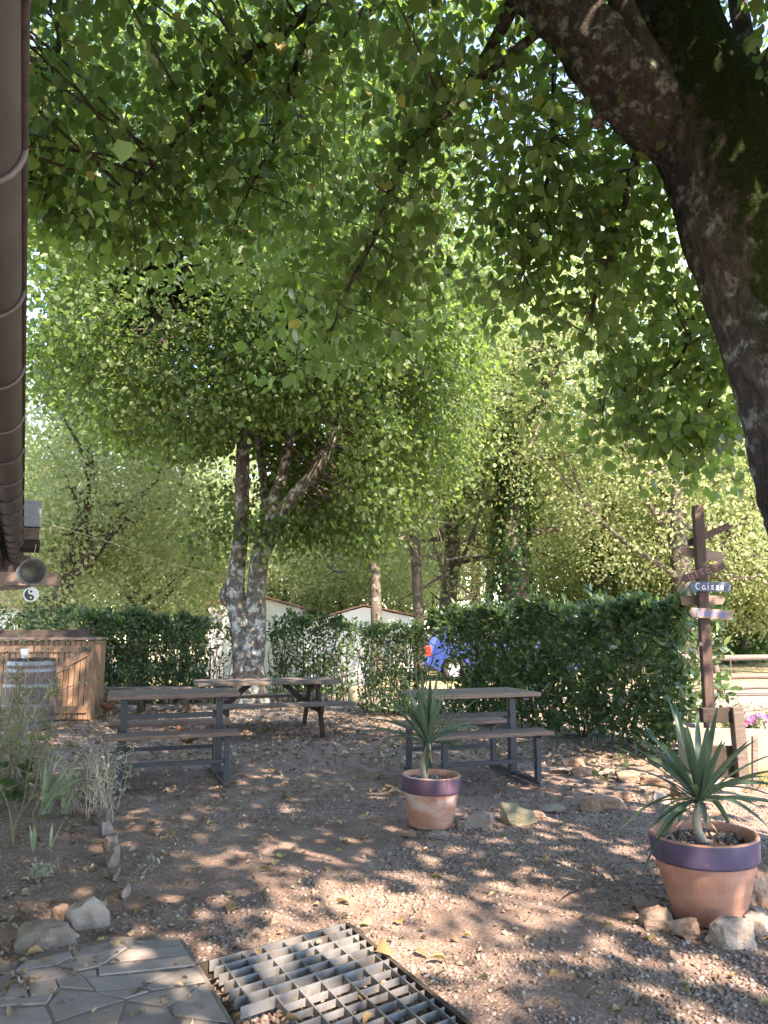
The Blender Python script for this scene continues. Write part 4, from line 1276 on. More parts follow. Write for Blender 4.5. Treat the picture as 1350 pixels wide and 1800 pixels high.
def yucca(label, loc, stem_px, tips, Y, width, seed, extra=10, length=.5):
    rr = random.Random(seed)
    t = thing('yucca', label, 'yucca', loc)
    L0 = Vector(loc)
    sp_, sr_ = spline([at(*p[:2], Y) for p in stem_px], [p[2] for p in stem_px], .02)
    V, Q = tube_np(sp_ - np.array(L0), sr_ * (1 + .05 * np.sin(np.arange(len(sr_)) * 2.2)), 12)
    link('stem', np_mesh('stem', V, [Q]), M['twig_dry'], t, True)
    top = Vector(sp_[-1])
    for (px, py, dy, sag) in tips:
        tip = at(px, py, Y + dy)
        d = (tip - top).normalized()
        b = top + d * .015 + Vector((0, 0, rr.uniform(-.03, .05)))
        sword(b - L0, tip - L0, sag, width * rr.uniform(.85, 1.1), M['leaf_yucca'], t, twist=rr.uniform(-.5, .5))
    for i in range(extra):
        a = rr.uniform(0, 2 * math.pi); e = rr.uniform(-.1, 1.3)
        d = Vector((math.cos(a) * math.cos(e), math.sin(a) * math.cos(e), math.sin(e)))
        Lg = length * rr.uniform(.65, 1.05)
        sword(top + d * .015 - L0, top + d * Lg - L0 + Vector((0, 0, -.05)), .06, width * .9, M['leaf_yucca'], t, twist=rr.uniform(-.6, .6))
    for i in range(6):
        a = rr.uniform(0, 2 * math.pi)
        d = Vector((math.cos(a), math.sin(a), -.2))
        b = top + Vector((0, 0, -.02 - .012 * i))
        sword(b - L0, b + d * rr.uniform(.06, .16) + Vector((0, 0, -.06)) - L0, .02, width * .6, M['leaf_yucca_dry'], t, 'dry_leaf')
    return t
y1 = d1
yucca('large yucca with long dark green sword leaves in the bigger pot', (p1.x - .03, y1, .36),
      [(1237, 1482, .022), (1228, 1462, .021), (1224, 1440, .020), (1228, 1420, .019), (1230, 1408, .017)],
      [(1182, 1222, -.1, .02), (1133, 1288, .0, .05), (1112, 1352, -.05, .06), (1106, 1385, -.12, .07), (1078, 1474, -.15, .12), (1123, 1553, -.2, .16), (1153, 1522, -.1, .16), (1192, 1450, .2, .12), (1135, 1420, .15, .05),
       (1262, 1240, .05, .01), (1247, 1262, .1, .01), (1225, 1250, .1, .02), (1205, 1265, -.12, .02), (1160, 1300, -.15, .03), (1318, 1300, .1, .02), (1300, 1335, .15, .04), (1355, 1365, .1, .05), (1372, 1382, -.1, .05), (1358, 1462, -.2, .10), (1385, 1412, -.05, .08), (1345, 1420, .25, .07), (1290, 1470, .3, .14), (1285, 1350, -.1, .03), (1242, 1282, -.1, .01), (1150, 1345, .2, .04), (1270, 1300, -.15, .02)],
      y1, .037, 3, 24, .56)
yucca('smaller yucca with stiff upright sword leaves in the smaller pot', (p2.x - .03, p2.y, .29),
      [(748, 1370, .024), (744, 1352, .022), (748, 1335, .022), (752, 1318, .022), (753, 1306, .018)],
      [(672, 1175, -.1, .01), (697, 1190, .05, .01), (727, 1165, -.05, .0), (757, 1182, .05, .0), (797, 1187, .0, .01), (785, 1198, .1, .01), (643, 1240, .0, .03), (632, 1278, -.05, .06), (843, 1227, -.1, .02), (832, 1268, .1, .04), (850, 1298, -.05, .07), (660, 1334, .05, .12), (688, 1342, -.05, .12), (640, 1262, .15, .04), (708, 1178, .12, .0), (740, 1172, -.15, .0), (770, 1178, -.1, .0), (768, 1235, -.2, .01), (735, 1220, -.2, .01), (700, 1235, -.15, .02), (812, 1215, .15, .02), (806, 1250, -.2, .02), (668, 1210, .15, .02), (750, 1362, -.12, -.02)],
      p2.y, .037, 5, 20, .5)

# ================================================================== FLOWER BED PLANTS
def in_bed(px, py):
    return ground(px, py)
ib = in_bed(78, 1428)
iris = thing('iris', 'grey green iris clump with broad arching sword leaves in the flower bed', 'iris', ib)
for (px, py, dy, sag, w) in ((112, 1290, .0, .02, .06), (95, 1318, .05, .0, .045), (125, 1340, .05, .03, .05), (152, 1368, -.05, .12, .045), (142, 1412, -.1, .16, .045), (130, 1352, .1, .08, .04), (80, 1340, .0, .0, .04), (108, 1370, -.1, .05, .05)):
    tip = at(px, py, ib.y + dy) - ib
    sword((random.uniform(-.03, .03), random.uniform(-.03, .03), -.01), tip, sag, w, M['leaf_iris'], iris, twist=random.uniform(-.9, .9), fold=.15)
ib2 = in_bed(112, 1428)
i2 = thing('iris', 'short broad leaved iris fan right of the larger iris clump', 'iris', ib2)
for (px, py) in ((148, 1340), (138, 1360), (125, 1352)):
    sword((0, 0, -.01), at(px, py, ib2.y) - ib2, .03, .075, M['leaf_iris'], i2, twist=random.uniform(-.3, .3), fold=.15)
ib3 = in_bed(88, 1492)
i3 = thing('iris', 'slender young iris shoot with two narrow leaves nearest the edging stones', 'iris', ib3)
for (px, py) in ((115, 1436), (92, 1448)):
    sword((0, 0, -.01), at(px, py, ib3.y) - ib3, .01, .02, M['leaf_iris'], i3, fold=.15)
ib4 = in_bed(58, 1496)
i4 = thing('iris', 'stubby young iris shoot left of the slender one', 'iris', ib4)
for (px, py) in ((52, 1450), (62, 1452)):
    sword((0, 0, -.01), at(px, py, ib4.y) - ib4, .01, .034, M['leaf_iris'], i4, fold=.15)

def bush(name, label, cat, base, nst, hgt, spread, leafm, stemm, nleaf, lsize, seed, r0=.005, branch=5, tpls=None, wig=.12):
    rs = np.random.default_rng(seed)
    t = thing(name, label, cat, base)
    tubes, LP, LD = [], [], []
    for i in range(nst):
        b = np.array([rs.normal(0, .06), rs.normal(0, .06), -.02])
        tip = np.array([rs.normal(0, spread), rs.normal(0, spread), hgt * rs.uniform(.6, 1.0)])
        k_ = 7
        pts = np.linspace(0, 1, k_)[:, None] * (tip - b) + b
        pts[1:-1] += rs.normal(0, wig * .12 * hgt, (k_ - 2, 3))
        sp_, sr_ = spline(pts, np.linspace(r0, r0 * .3, k_), .05)
        tubes.append((sp_, sr_, 6))
        LPn = [sp_[int(len(sp_) * .25):]]
        for j in range(branch):
            s = sp_[rs.integers(len(sp_) // 3, len(sp_))]
            e = s + np.array([rs.normal(0, .12), rs.normal(0, .12), rs.uniform(.02, .2)]) * hgt
            q_, r_ = spline([s, (s + e) / 2 + rs.normal(0, .03, 3) * hgt, e], [r0 * .5, r0 * .35, r0 * .2], .05)
            tubes.append((q_, r_, 5)); LPn.append(q_)
        LPn = np.concatenate(LPn)
        m_ = max(1, nleaf // nst)
        LP.append(LPn[rs.integers(0, len(LPn), m_)])
    link('stem', tubes_mesh('stem', tubes), M[stemm], t, True)
    P = np.concatenate(LP)
    n_ = len(P)
    D = rs.normal(size=(n_, 3)) + np.array([0, 0, -.1])
    me = leaf_mesh('foliage', P + rs.normal(0, .01, P.shape), D, rs.normal(size=(n_, 3)) + np.array([0, 0, 1.0]), rs.uniform(lsize * .5, lsize * 1.1, n_), tpls or LAUREL)
    link('foliage', me, M[leafm], t)
    return t
bush('rose_bush', 'tall straggly rose stems with sparse leaves in the flower bed, before the barrel', 'bush', in_bed(30, 1395), 6, 1.25, .25, 'leaf_bed', 'twig_green', 110, .055, 11, .007, 5)
bush('rose_bush', 'lanky green stemmed bush at the left photo edge, nearest the paving', 'bush', in_bed(15, 1490), 4, 1.05, .14, 'leaf_bed', 'twig_green', 70, .05, 12, .006, 4)
bush('weed_clump', 'tangled mass of dry weeds below the wine barrel', 'weeds', in_bed(0, 1365), 22, .6, .3, 'leaf_bed', 'twig_dry', 520, .05, 13, .004, 6)
bush('weed_clump', 'tangled dry weeds between the iris clump and the cabinet', 'weeds', in_bed(75, 1365), 18, .4, .3, 'leaf_bed', 'twig_dry', 300, .045, 14, .004, 5)
bush('weed_clump', 'low ragged weeds at the left edge behind the lanky green stems', 'weeds', in_bed(-40, 1420), 22, .8, .3, 'leaf_bed', 'twig_green', 600, .05, 15, .004, 5)
bush('bramble', 'arching reddish bramble canes with pale leaves against the wine barrel', 'bush', in_bed(28, 1345), 8, 1.2, .34, 'leaf_bed', 'twig_dry', 150, .06, 41, .006, 7)
bush('weed_clump', 'pale seeding weeds along the inner side of the edging stones', 'weeds', in_bed(140, 1425), 16, .40, .16, 'leaf_silver', 'twig_dry', 150, .04, 43, .003, 5)
bush('bramble', 'dry tangled bramble stems in front of the weeds at the left photo edge', 'bush', in_bed(8, 1400), 16, .85, .28, 'leaf_bed', 'twig_dry', 160, .05, 45, .004, 7)
bush('broad_leaf_plant', 'plant with rounded dark green leaves at the left photo edge', 'plant', in_bed(25, 1420), 6, .38, .12, 'leaf_bed_dark', 'twig_green', 45, .105, 16, .004, 2, HEARTS)
bush('silver_campion', 'branching silver grey dried plant beside the left table set', 'plant', in_bed(178, 1440), 9, .62, .10, 'leaf_silver', 'twig_dry', 170, .035, 17, .0042, 7)
bush('silver_campion', 'smaller silver grey dried plant spilling over the bed edging', 'plant', in_bed(196, 1425), 8, .42, .10, 'leaf_silver', 'twig_dry', 150, .05, 18, .004, 6)
bush('silver_campion', 'crumpled grey leafed seedling on the bare soil near the flat stone', 'plant', in_bed(62, 1540), 5, .08, .07, 'leaf_silver', 'twig_dry', 40, .06, 19, .003, 2)
bush('silver_campion', 'tiny wilted grey seedling on the gravel right of the bed edging', 'plant', in_bed(260, 1532), 3, .05, .04, 'leaf_silver', 'twig_dry', 12, .05, 20, .003, 1)
bush('dry_grass', 'tuft of golden dry grass at the foot of the trough', 'grass tuft', ground(1325, 1382) + Vector((.12, .1, 0)), 60, .16, .12, 'grass_dry', 'twig_dry', 260, .10, 21, .0016, 0, [diamond(.05, .3)])
bush('hedge_shoot', 'bright green laurel shoot growing from the hedge foot over the stones', 'plant', ground(1075, 1368), 3, .16, .16, 'leaf_bed', 'twig_green', 22, .10, 22, .003, 1)

# ================================================================== HENS
def hen(label, loc, rot, m1, m2, s=1.0):
    t = thing('hen', label, 'hen', loc, rot)
    secs = [(-.20, .30, .012, .03), (-.17, .285, .04, .055), (-.12, .255, .07, .075), (-.05, .225, .088, .09), (.03, .22, .09, .092), (.09, .245, .072, .08), (.13, .285, .05, .06), (.15, .33, .036, .042), (.162, .37, .032, .034), (.175, .395, .03, .03), (.20, .40, .02, .02), (.212, .398, .006, .008)]
    vs, fs, n = [], [], 14
    for x, z, ry, rz in secs:
        for j in range(n):
            a = 2 * math.pi * j / n
            vs.append((x, ry * math.cos(a), z + rz * math.sin(a)))
    for i in range(len(secs) - 1):
        for j in range(n):
            fs.append((i * n + j, i * n + (j + 1) % n, (i + 1) * n + (j + 1) % n, (i + 1) * n + j))
    fs += [tuple(range(n))[::-1], tuple((len(secs) - 1) * n + j for j in range(n))]
    mb = MB(); mb.add(vs, fs)
    mb.build('body', M[m1], t, True)
    for sy in (-1, 1):
        wv, wf = [], []
        ws = [(-.17, .25, .006), (-.11, .245, .035), (-.03, .235, .05), (.05, .245, .04), (.085, .255, .01)]
        for x, z, h_ in ws:
            off = {0: .05, 1: .078, 2: .094, 3: .092, 4: .074}[len(wv) // 6]
            for j in range(6):
                a = 2 * math.pi * j / 6
                wv.append((x, sy * (off + .012 * math.cos(a)), z + h_ * math.sin(a)))
        for i in range(4):
            for j in range(6):
                wf.append((i * 6 + j, i * 6 + (j + 1) % 6, i * 6 + 6 + (j + 1) % 6, i * 6 + 6 + j))
        mb = MB(); mb.add(wv, wf); mb.build('wing', M[m2], t, True)
        mb = MB(); mb.tube([(.0, sy * .045, .16), (.012, sy * .045, .09), (0, sy * .045, .006)], [.016, .008, .006], 7)
        for a in (-.5, 0, .5, math.pi):
            mb.tube([(0, sy * .045, .008), (.045 * math.cos(a), sy * .045 + .045 * math.sin(a), .005)], [.005, .003], 5)
        mb.build('leg', M['beak'], t, True)
    for i in range(6):
        a = R(35 + i * 9)
        sword((-.17, (i - 2.5) * .008, .30), (-.17 - .13 * math.cos(a), (i - 2.5) * .014, .30 + .13 * math.sin(a)), .01, .045, M[m2], t, 'tail_feather', twist=R(80))
    mb = MB(); mb.add([(.205, -.008, .402), (.205, .008, .402), (.205, 0, .388), (.235, 0, .392)], [(0, 1, 3), (1, 2, 3), (2, 0, 3)])
    mb.build('beak', M['beak'], t)
    mb = MB().prism([(.16, .425), (.168, .448), (.176, .432), (.184, .45), (.192, .43), (.2, .44), (.205, .415), (.18, .418)], -.004, .004)
    o = mb.build('comb', M['comb'], t); o.rotation_euler = (R(90), 0, 0)
    for sy in (-1, 1):
        MB().lathe([(0, -.004), (.004, 0), (0, .004)], 8, (.188, sy * .026, .403)).build('eye', M['black_iron'], t, True)
    t.scale = (s, s, s)
    return t
hen('brown and white hen foraging behind the left table set', ground(328, 1325), R(155), 'hen_brown', 'hen_pale', .8)
hen('reddish brown hen under the low grey bench by the cabinet', ground(190, 1262), R(60), 'hen_brown', 'hen_brown', .72)

# ================================================================== HEDGES
def hedge(label, p0, p1, thick, h0, h1, nleaf, size, nind, seed, stems=40, bulge=.12, gap=0.0, tpls=LAUREL, mat='leaf_laurel', endgap=2.0):
    rs = np.random.default_rng(seed)
    p0, p1 = np.array(p0[:2]), np.array(p1[:2])
    u = p1 - p0; L = np.linalg.norm(u); u /= L
    nrm = np.array([-u[1], u[0]])
    if nrm[1] < 0:
        nrm = -nrm               # away from the viewer
    c = (p0 + p1) / 2
    g0 = gz(c[0], c[1])
    root = thing('laurel_hedge', label, 'hedge', (c[0], c[1], g0))
    m = int(nleaf * 1.7)
    a = rs.uniform(-.03, 1.03, m)
    top = h0 + (h1 - h0) * a
    w = rs.random(m)
    # mostly on the shell
    b = np.where(rs.random(m) < .55, rs.beta(.6, 3, m), rs.random(m)) * thick
    zt = np.where(rs.random(m) < .28, 1 - rs.beta(.8, 5, m) * .4, rs.uniform(.04, 1, m))
    P = np.stack([p0[0] + u[0] * a * L + nrm[0] * b, p0[1] + u[1] * a * L + nrm[1] * b, zt * top], 1)
    nz_ = noise3(P, 2.2, seed * 1.3)
    nz2 = noise3(P, 5.5, seed * 2.3)
    P[:, :2] -= (nrm[None] * (nz_[:, None] * bulge * 1.3))
    P[:, 2] *= 1 + .13 * nz_ + .10 * nz2 * (zt > .7) + .16 * (zt > .90) * np.clip(noise3(P, 9.0, seed), 0, 1)
    ends = np.minimum(a, 1 - a)
    dens = .62 + nz2 * .9 + nz_ * .5 - np.where(zt < .25, (0.25 - zt) * 1.6, 0) - gap
    keep = (rs.random(m) < np.clip(dens, .08, 1)) & ~(((a > endgap) & (zt > .2) & (zt < .80) | (a > endgap - .055) & (zt > .2) & (zt < .60)) & (rs.random(m) < .87))
    P = P[keep][:nleaf]
    n_ = len(P)
    P[:, 2] += g0
    out = -nrm
    D = rs.normal(0, .55, (n_, 3)) + np.array([out[0] * .5, out[1] * .5, .35])
    Nn = rs.normal(0, .5, (n_, 3)) + np.array([out[0] * .5, out[1] * .5, .75])
    S = rs.uniform(size * .6, size * 1.15, n_)
    px, py, dep = proj(P)
    inf = (px > 0) & (px < 1350) & (py > 0) & (py < 1800)
    order = np.argsort(np.where(inf, dep - S * 4, 99))
    idx = order[:nind]
    rest = np.ones(n_, bool); rest[idx] = False
    loc = np.array([c[0], c[1], g0])
    fo = link('foliage', leaf_mesh('foliage', (P - loc)[rest], D[rest], Nn[rest], S[rest], tpls), M[mat], root, True)
    stuff(fo)
    if nind:
        place_leaves(root, idx, P, D, Nn, S, tpl_meshes(tpls, 'leaf', M[mat]), None)
    tubes = []
    for i in range(stems):
        aa = rs.uniform(.02, .98); bb = rs.uniform(.15, .85) * thick
        bp_ = np.array([p0[0] + u[0] * aa * L + nrm[0] * bb, p0[1] + u[1] * aa * L + nrm[1] * bb, g0 - .02])
        hh = (h0 + (h1 - h0) * aa) * rs.uniform(.6, .95)
        tp_ = bp_ + np.array([rs.normal(0, .15), rs.normal(0, .15), hh])
        s_, r_ = spline([bp_, (bp_ + tp_) / 2 + rs.normal(0, .05, 3), tp_], [rs.uniform(.008, .018), .009, .004], .15)
        tubes.append((s_ - loc, r_, 5))
        for j in range(3):
            st = s_[rs.integers(1, len(s_))]
            e = st + rs.normal(0, .22, 3) + np.array([0, 0, .12])
            tubes.append((np.array([st, (st + e) / 2 + rs.normal(0, .02, 3), e]) - loc, [.006, .005, .003], 4))
    link('stems', tubes_mesh('stems', tubes), M['twig'], root, True).name = 'stem'
    return root
hedge('long dense laurel hedge running from the signpost to the right hand table', ground(1195, 1338), ground(766, 1262), .95, 1.56, 1.46, 15500, .13, 300, 31, 60, .13, endgap=.93)
hedge('small upright laurel bush between the stone pillar and the blue car', ground(640, 1260), ground(752, 1258), .75, 1.34, 1.30, 4300, .085, 120, 32, 34, .12, .12)
hedge('laurel hedge right of the linden trunk, behind the picnic table', ground(472, 1236), ground(618, 1237), .8, 1.42, 1.38, 4600, .10, 150, 33, 34, .12, .10)
hedge('laurel hedge left of the linden trunk, running to the cedar cabinet', ground(135, 1240), ground(350, 1240), .9, 1.50, 1.42, 8000, .115, 250, 34, 50, .13, .05)
hedge('thin see through laurel tip against the white house left of the trunk', ground(378, 1240), ground(408, 1238), .5, 1.32, 1.15, 330, .10, 40, 35, 9, .1, .25)
hedge('dark shrub row behind the board fence at far left', (-8.2, 14.2), (-5.0, 13.9), .9, 1.6, 1.55, 2800, .12, 0, 36, 20, .15)

# ================================================================== TREES
def add_moss(o, vals):
    at_ = o.data.attributes.new('moss', 'FLOAT', 'POINT')
    at_.data.foreach_set('value', np.asarray(vals, np.float32))
def trunk_part(name, pts, rad, base, mat, parent, n=28, step=.06, disp=.03, fs=3.0, moss=None, ridges=0.0, seed=0.0):
    P, r_ = spline(pts, rad, step)
    V, Q = tube_np(P, r_, n)
    rr_ = np.repeat(r_, n)
    cen = np.repeat(P, n, axis=0)
    dirs = (V - cen) / (rr_[:, None] + 1e-9)
    if disp:
        d1_ = np.array([noise.noise(Vector((v[0] * fs + seed, v[1] * fs, v[2] * fs * .45))) for v in V])
        d2_ = np.array([noise.noise(Vector((v[0] * fs * 5, v[1] * fs * 5, v[2] * fs * 1.3 + seed))) for v in V])
        if ridges:
            d2_ = d2_ + ridges * np.array([.35 - 1.6 * abs(noise.noise(Vector((v[0] * 13 + seed, v[1] * 13, v[2] * 3.2)))) + .5 * noise.noise(Vector((v[0] * 34, v[1] * 34, v[2] * 12 + seed))) for v in V])
        V = V + dirs * (rr_ / max(r_) * (d1_ * disp + d2_ * disp * .4))[:, None]
    # close the end
    o = link(name, np_mesh(name, V - np.array(base), [Q, np.array([[(len(P) - 1) * n + i for i in range(n)]])]), mat, parent, True)
    if moss is not None:
        add_moss(o, moss(V, dirs) if callable(moss) else np.full(len(V), moss))
    return o, P
def twigs_to(anchors, skel, rs, r0=.008, droop=.1, frac=1.0):
    """thin branches joining each anchor to the nearest skeleton point"""
    out = []
    S_ = np.concatenate(skel)
    for a in anchors:
        if rs.random() > frac:
            continue
        dd = np.linalg.norm(S_ - a, axis=1)
        j = np.argmin(dd + rs.uniform(0, .35, len(S_)))
        s = S_[j]
        L = np.linalg.norm(a - s)
        mid = (a + s) / 2 + rs.normal(0, .09 * L, 3) + np.array([0, 0, droop * L])
        k_ = max(4, int(L / .25))
        t = np.linspace(0, 1, k_)[:, None]
        pts = s * (1 - t) ** 2 + mid * 2 * t * (1 - t) + a * t * t
        out.append((pts, np.linspace(r0 * min(1.6, .5 + L * .5), r0 * .35, k_), 5))
    return out

# ---------------- near linden
LY = 4.35
lb0 = ground(1545, 1520); lb0 = Vector((3.2, LY, 0))
linden = thing('linden_tree', 'big mossy linden at right whose leafy branches hang over the whole top of the photo', 'tree', lb0)
def mossf(V, d):
    z = V[:, 2]
    m = .56 + .16 * np.clip(d[:, 0], -1, 1) + .10 * d[:, 2]
    m -= .22 * sstep(-.35, -.95, d[:, 0])
    m += .05 * sstep(2.2, 3.4, z)
    return m
tr_pts = [(3.25, LY, -.15), at(1600, 1350, LY), at(1510, 1100, LY), at(1450, 930, LY), at(1398, 720, LY), at(1360, 570, LY), at(1322, 430, LY), at(1285, 310, LY), at(1236, 200, LY), at(1190, 100, LY), at(1160, -20, LY - .05), at(1120, -180, LY - .1), at(1060, -420, LY - .1)]
tr_rad = [.46, .38, .335, .31, .30, .325, .345, .33, .345, .33, .29, .24, .16]
tO, trP = trunk_part('trunk', tr_pts, tr_rad, lb0, M['bark_linden'], linden, 110, .022, .050, 3.2, mossf, 1.1)
lim_pts = [at(1305, 420, LY + .10), at(1262, 320, LY + .07), at(1205, 238, LY + .03), at(1150, 184, LY - .02), at(1082, 122, LY - .05), at(1010, 45, LY - .1), at(930, -30, LY - .1), at(820, -140, LY), at(690, -270, LY + .1), at(520, -380, LY + .2), at(340, -480, LY + .4)]
def mossl(V, d): return .10 + .22 * np.clip(d[:, 2], -1, 1) + .14 * sstep(.9, 1.6, V[:, 0])
lO, liP = trunk_part('limb', lim_pts, [.10, .18, .235, .245, .225, .185, .155, .12, .09, .06, .03], lb0, M['bark_limb'], linden, 80, .022, .040, 4.0, mossl, .8, seed=4)
lO['label'] = 'pale lichen covered left limb'
l2, l2P = trunk_part('limb', [at(1190, 180, LY - .1), at(1130, 90, LY - .2), at(1100, 30, LY - .22), at(1080, -40, LY - .2), at(1040, -160, LY - .1), at(940, -320, LY)], [.10, .085, .08, .072, .06, .03], lb0, M['bark_linden'], linden, 20, .04, .02, 5, .12, seed=7)
l3, l3P = trunk_part('limb', [at(1300, 260, LY + .1), at(1335, 180, LY + .2), at(1318, 110, LY + .3), at(1300, 20, LY + .35), at(1270, -150, LY + .5), at(1200, -350, LY + .8)], [.12, .085, .07, .062, .05, .03], lb0, M['bark_linden'], linden, 20, .04, .02, 5, .1, seed=9)
l4, l4P = trunk_part('limb', [at(1322, 150, LY + .2), at(1365, 85, LY + .2), at(1450, 0, LY + .1), at(1650, -120, LY + .1), at(1950, -250, LY)], [.07, .062, .06, .05, .03], lb0, M['bark_linden'], linden, 16, .05, .02, 5, .1, seed=11)
# limbs reaching behind the camera and far over the yard (casting its dappled shade)
top0 = Vector(trP[int(len(trP) * .82)])
ext = []
for e in ((-1.2, 1.6, 6.2), (2.2, .4, 6.4), (4.6, 2.2, 6.0), (4.2, 5.6, 6.2), (1.5, 7.4, 6.6), (-1.0, 6.6, 6.4), (.2, -2.0, 6.0), (3.8, -1.6, 5.8)):
    e = Vector(e)
    mid = top0.lerp(e, .45) + Vector((0, 0, .55))
    o, q_ = trunk_part('limb', [top0, mid, e], [.13, .08, .02], lb0, M['bark_linden'], linden, 12, .12, .02, 4, .25)
    ext.append(q_)
for (a, b, s_) in ((1046, 215, .05), (1155, 172, .04)):
    kn = link('branch_stub', rock_mesh(a, .05, .05, .05), M['bark_linden'], linden, True)
    kn.location = at(a, b, LY - .24) - lb0; kn.scale = (s_ / .05,) * 3
    add_moss(kn, np.zeros(len(kn.data.vertices)))
hang = [
 ([(700, -170, .1), (620, -60, .1), (560, 5, .1), (470, 75, .15), (390, 135, .2), (340, 210, .2), (270, 290, .3), (225, 340, .3)], [.045, .042, .038, .032, .026, .018, .010, .005]),
 ([(905, 0, 0), (860, 90, .05), (800, 180, .1), (745, 240, .15), (700, 300, .2), (660, 410, .3), (615, 500, .35), (585, 575, .4)], [.05, .04, .034, .028, .024, .02, .013, .006]),
 ([(950, 55, -.05), (880, 110, .05), (810, 170, .12), (760, 225, .14)], [.034, .026, .018, .012]),
 ([(1125, 245, .2), (1105, 320, .3), (1090, 400, .4), (1050, 510, .4), (1030, 585, .4)], [.03, .025, .02, .014, .006]),
 ([(570, -20, .1), (540, 60, .3), (510, 150, .4), (485, 240, .5), (440, 330, .6)], [.026, .022, .018, .012, .005]),
 ([(975, 100, .4), (972, 200, .5), (965, 300, .55), (940, 400, .6), (920, 480, .6)], [.02, .017, .013, .009, .004]),
 ([(1220, 560, .9), (1190, 640, .9), (1120, 690, 1.0), (1060, 720, 1.0)], [.012, .010, .007, .003]),
 ([(1335, 500, 1.2), (1290, 610, 1.1), (1250, 700, 1.0), (1225, 800, 1.0)], [.018, .012, .008, .004]),
 ([(150, -100, .6), (110, 50, .6), (90, 180, .7), (80, 300, .8), (140, 400, .8)], [.025, .02, .015, .010, .004]),
 ([(720, -80, .9), (725, 40, .9), (735, 150, 1.0)], [.016, .012, .006])]
hP = []
for pts, rad in hang:
    o, q_ = trunk_part('branch', [at(a, b, LY + dy) for a, b, dy in pts], rad, lb0, M['bark_linden'], linden, 10, .07, .01, 9, .05, seed=a)
    hP.append(q_)
rs = np.random.default_rng(77)
# crown clusters
ncl = 17500
cx = rs.uniform(-6.5, 7.5, ncl); cy = rs.uniform(-5, 11, ncl); cz = rs.uniform(2.2, 9.6, ncl)
e1 = ((cx - .4) / np.where(cx > .4, 4.5, 6.0)) ** 2 + ((cy - 5.0) / 5.4) ** 2
e2 = ((cx - 1.0) / np.where(cx > 1.0, 3.3, 4.6)) ** 2 + ((cy + .2) / 4.6) ** 2  # unseen lobe behind the viewer, added and trimmed to shade the foreground
e = np.minimum(e1, e2)
CP = np.stack([cx, cy, cz], 1)
nn = noise3(CP, .75, 3.3)
ng = noise3(CP, .38, 9.1)
zlow = 3.9 - .35 * e + nn * .5
ztop = 9.4 - 3.6 * e
ok = (e < 1) & (cz > zlow) & (cz < ztop) & (nn > -.28) & (ng > -.20)
CP = CP[ok]
LB = [(-200, 430), (60, 430), (350, 440), (450, 560), (560, 640), (680, 600), (800, 560), (950, 540), (1030, 640), (1130, 690), (1180, 700), (1500, 760)]
px, py, dep = proj(CP)
dist = np.linalg.norm(CP - np.array([0, 0, H]), axis=1)
CP = CP[~((dep > .1) & (py > curve_yb(LB, px) - 20) & (px > -300) & (px < 1600)) & (dist > 2.3) & ~((CP[:, 0] < -.2 - .45 * CP[:, 1]) & (CP[:, 2] < 3.2))]
# hanging sprays along the branches that droop into view
sp_c = []
for q_ in hP:
    for j in range(int(len(q_) * 2.2)):
        sp_c.append(q_[rs.integers(len(q_) // 4, len(q_))] + rs.normal(0, .16, 3))
for (a, b, dy, n_) in ((1200, 760, 1.0, 16), (1250, 700, 1.0, 18), (1290, 640, 1.1, 14), (1230, 830, 1.0, 7), (1130, 640, 1.0, 14), (1060, 640, .9, 12), (1180, 560, .9, 16), (640, 560, .5, 14), (700, 480, .5, 14), (540, 520, .6, 12), (860, 440, .6, 14), (940, 520, .7, 12), (1010, 470, .7, 14), (900, 330, .8, 16), (980, 380, .8, 16), (1060, 330, .8, 16), (1130, 420, .8, 16), (1080, 250, .7, 12), (1170, 480, .8, 14), (1000, 250, .7, 14),
                       (200, 380, .7, 18), (120, 330, .7, 18), (300, 350, .7, 18), (90, 180, .5, 16), (230, 200, .6, 18), (420, 300, .7, 18), (380, 420, .8, 14)):
    p = np.array(at(a, b, LY + dy))
    for j in range(n_):
        sp_c.append(p + rs.normal(0, .20, 3))
SP = np.array(sp_c)
ALL = np.concatenate([CP, SP])
px, py, dep = proj(ALL)
inview = (dep > .3) & (px > -150) & (px < 1500) & (py > -200) & (py < 1000)
per = np.where(inview, 17, 19)
per[len(CP):] = 10
cid = np.repeat(np.arange(len(ALL)), per)
nl = len(cid)
off = rs.normal(0, 1, (nl, 3)) * np.where(cid < len(CP), .26, .12)[:, None] * np.array([1, 1, .65])
P = ALL[cid] + off
D = rs.normal(0, .45, (nl, 3)) + np.array([0, 0, -.75]) + off * .8
Nn = rs.normal(0, .6, (nl, 3)) + np.array([.15, 0, .55])
S = rs.uniform(.050, .094, nl)
px, py, dep = proj(P)
d0 = np.linalg.norm(P - np.array([0, 0, H]), axis=1)
bad = (d0 < 2.2) | ((dep > .1) & (py > curve_yb(LB + [], px) + 60) & (cid < len(CP)) & (px > -100) & (px < 1400))
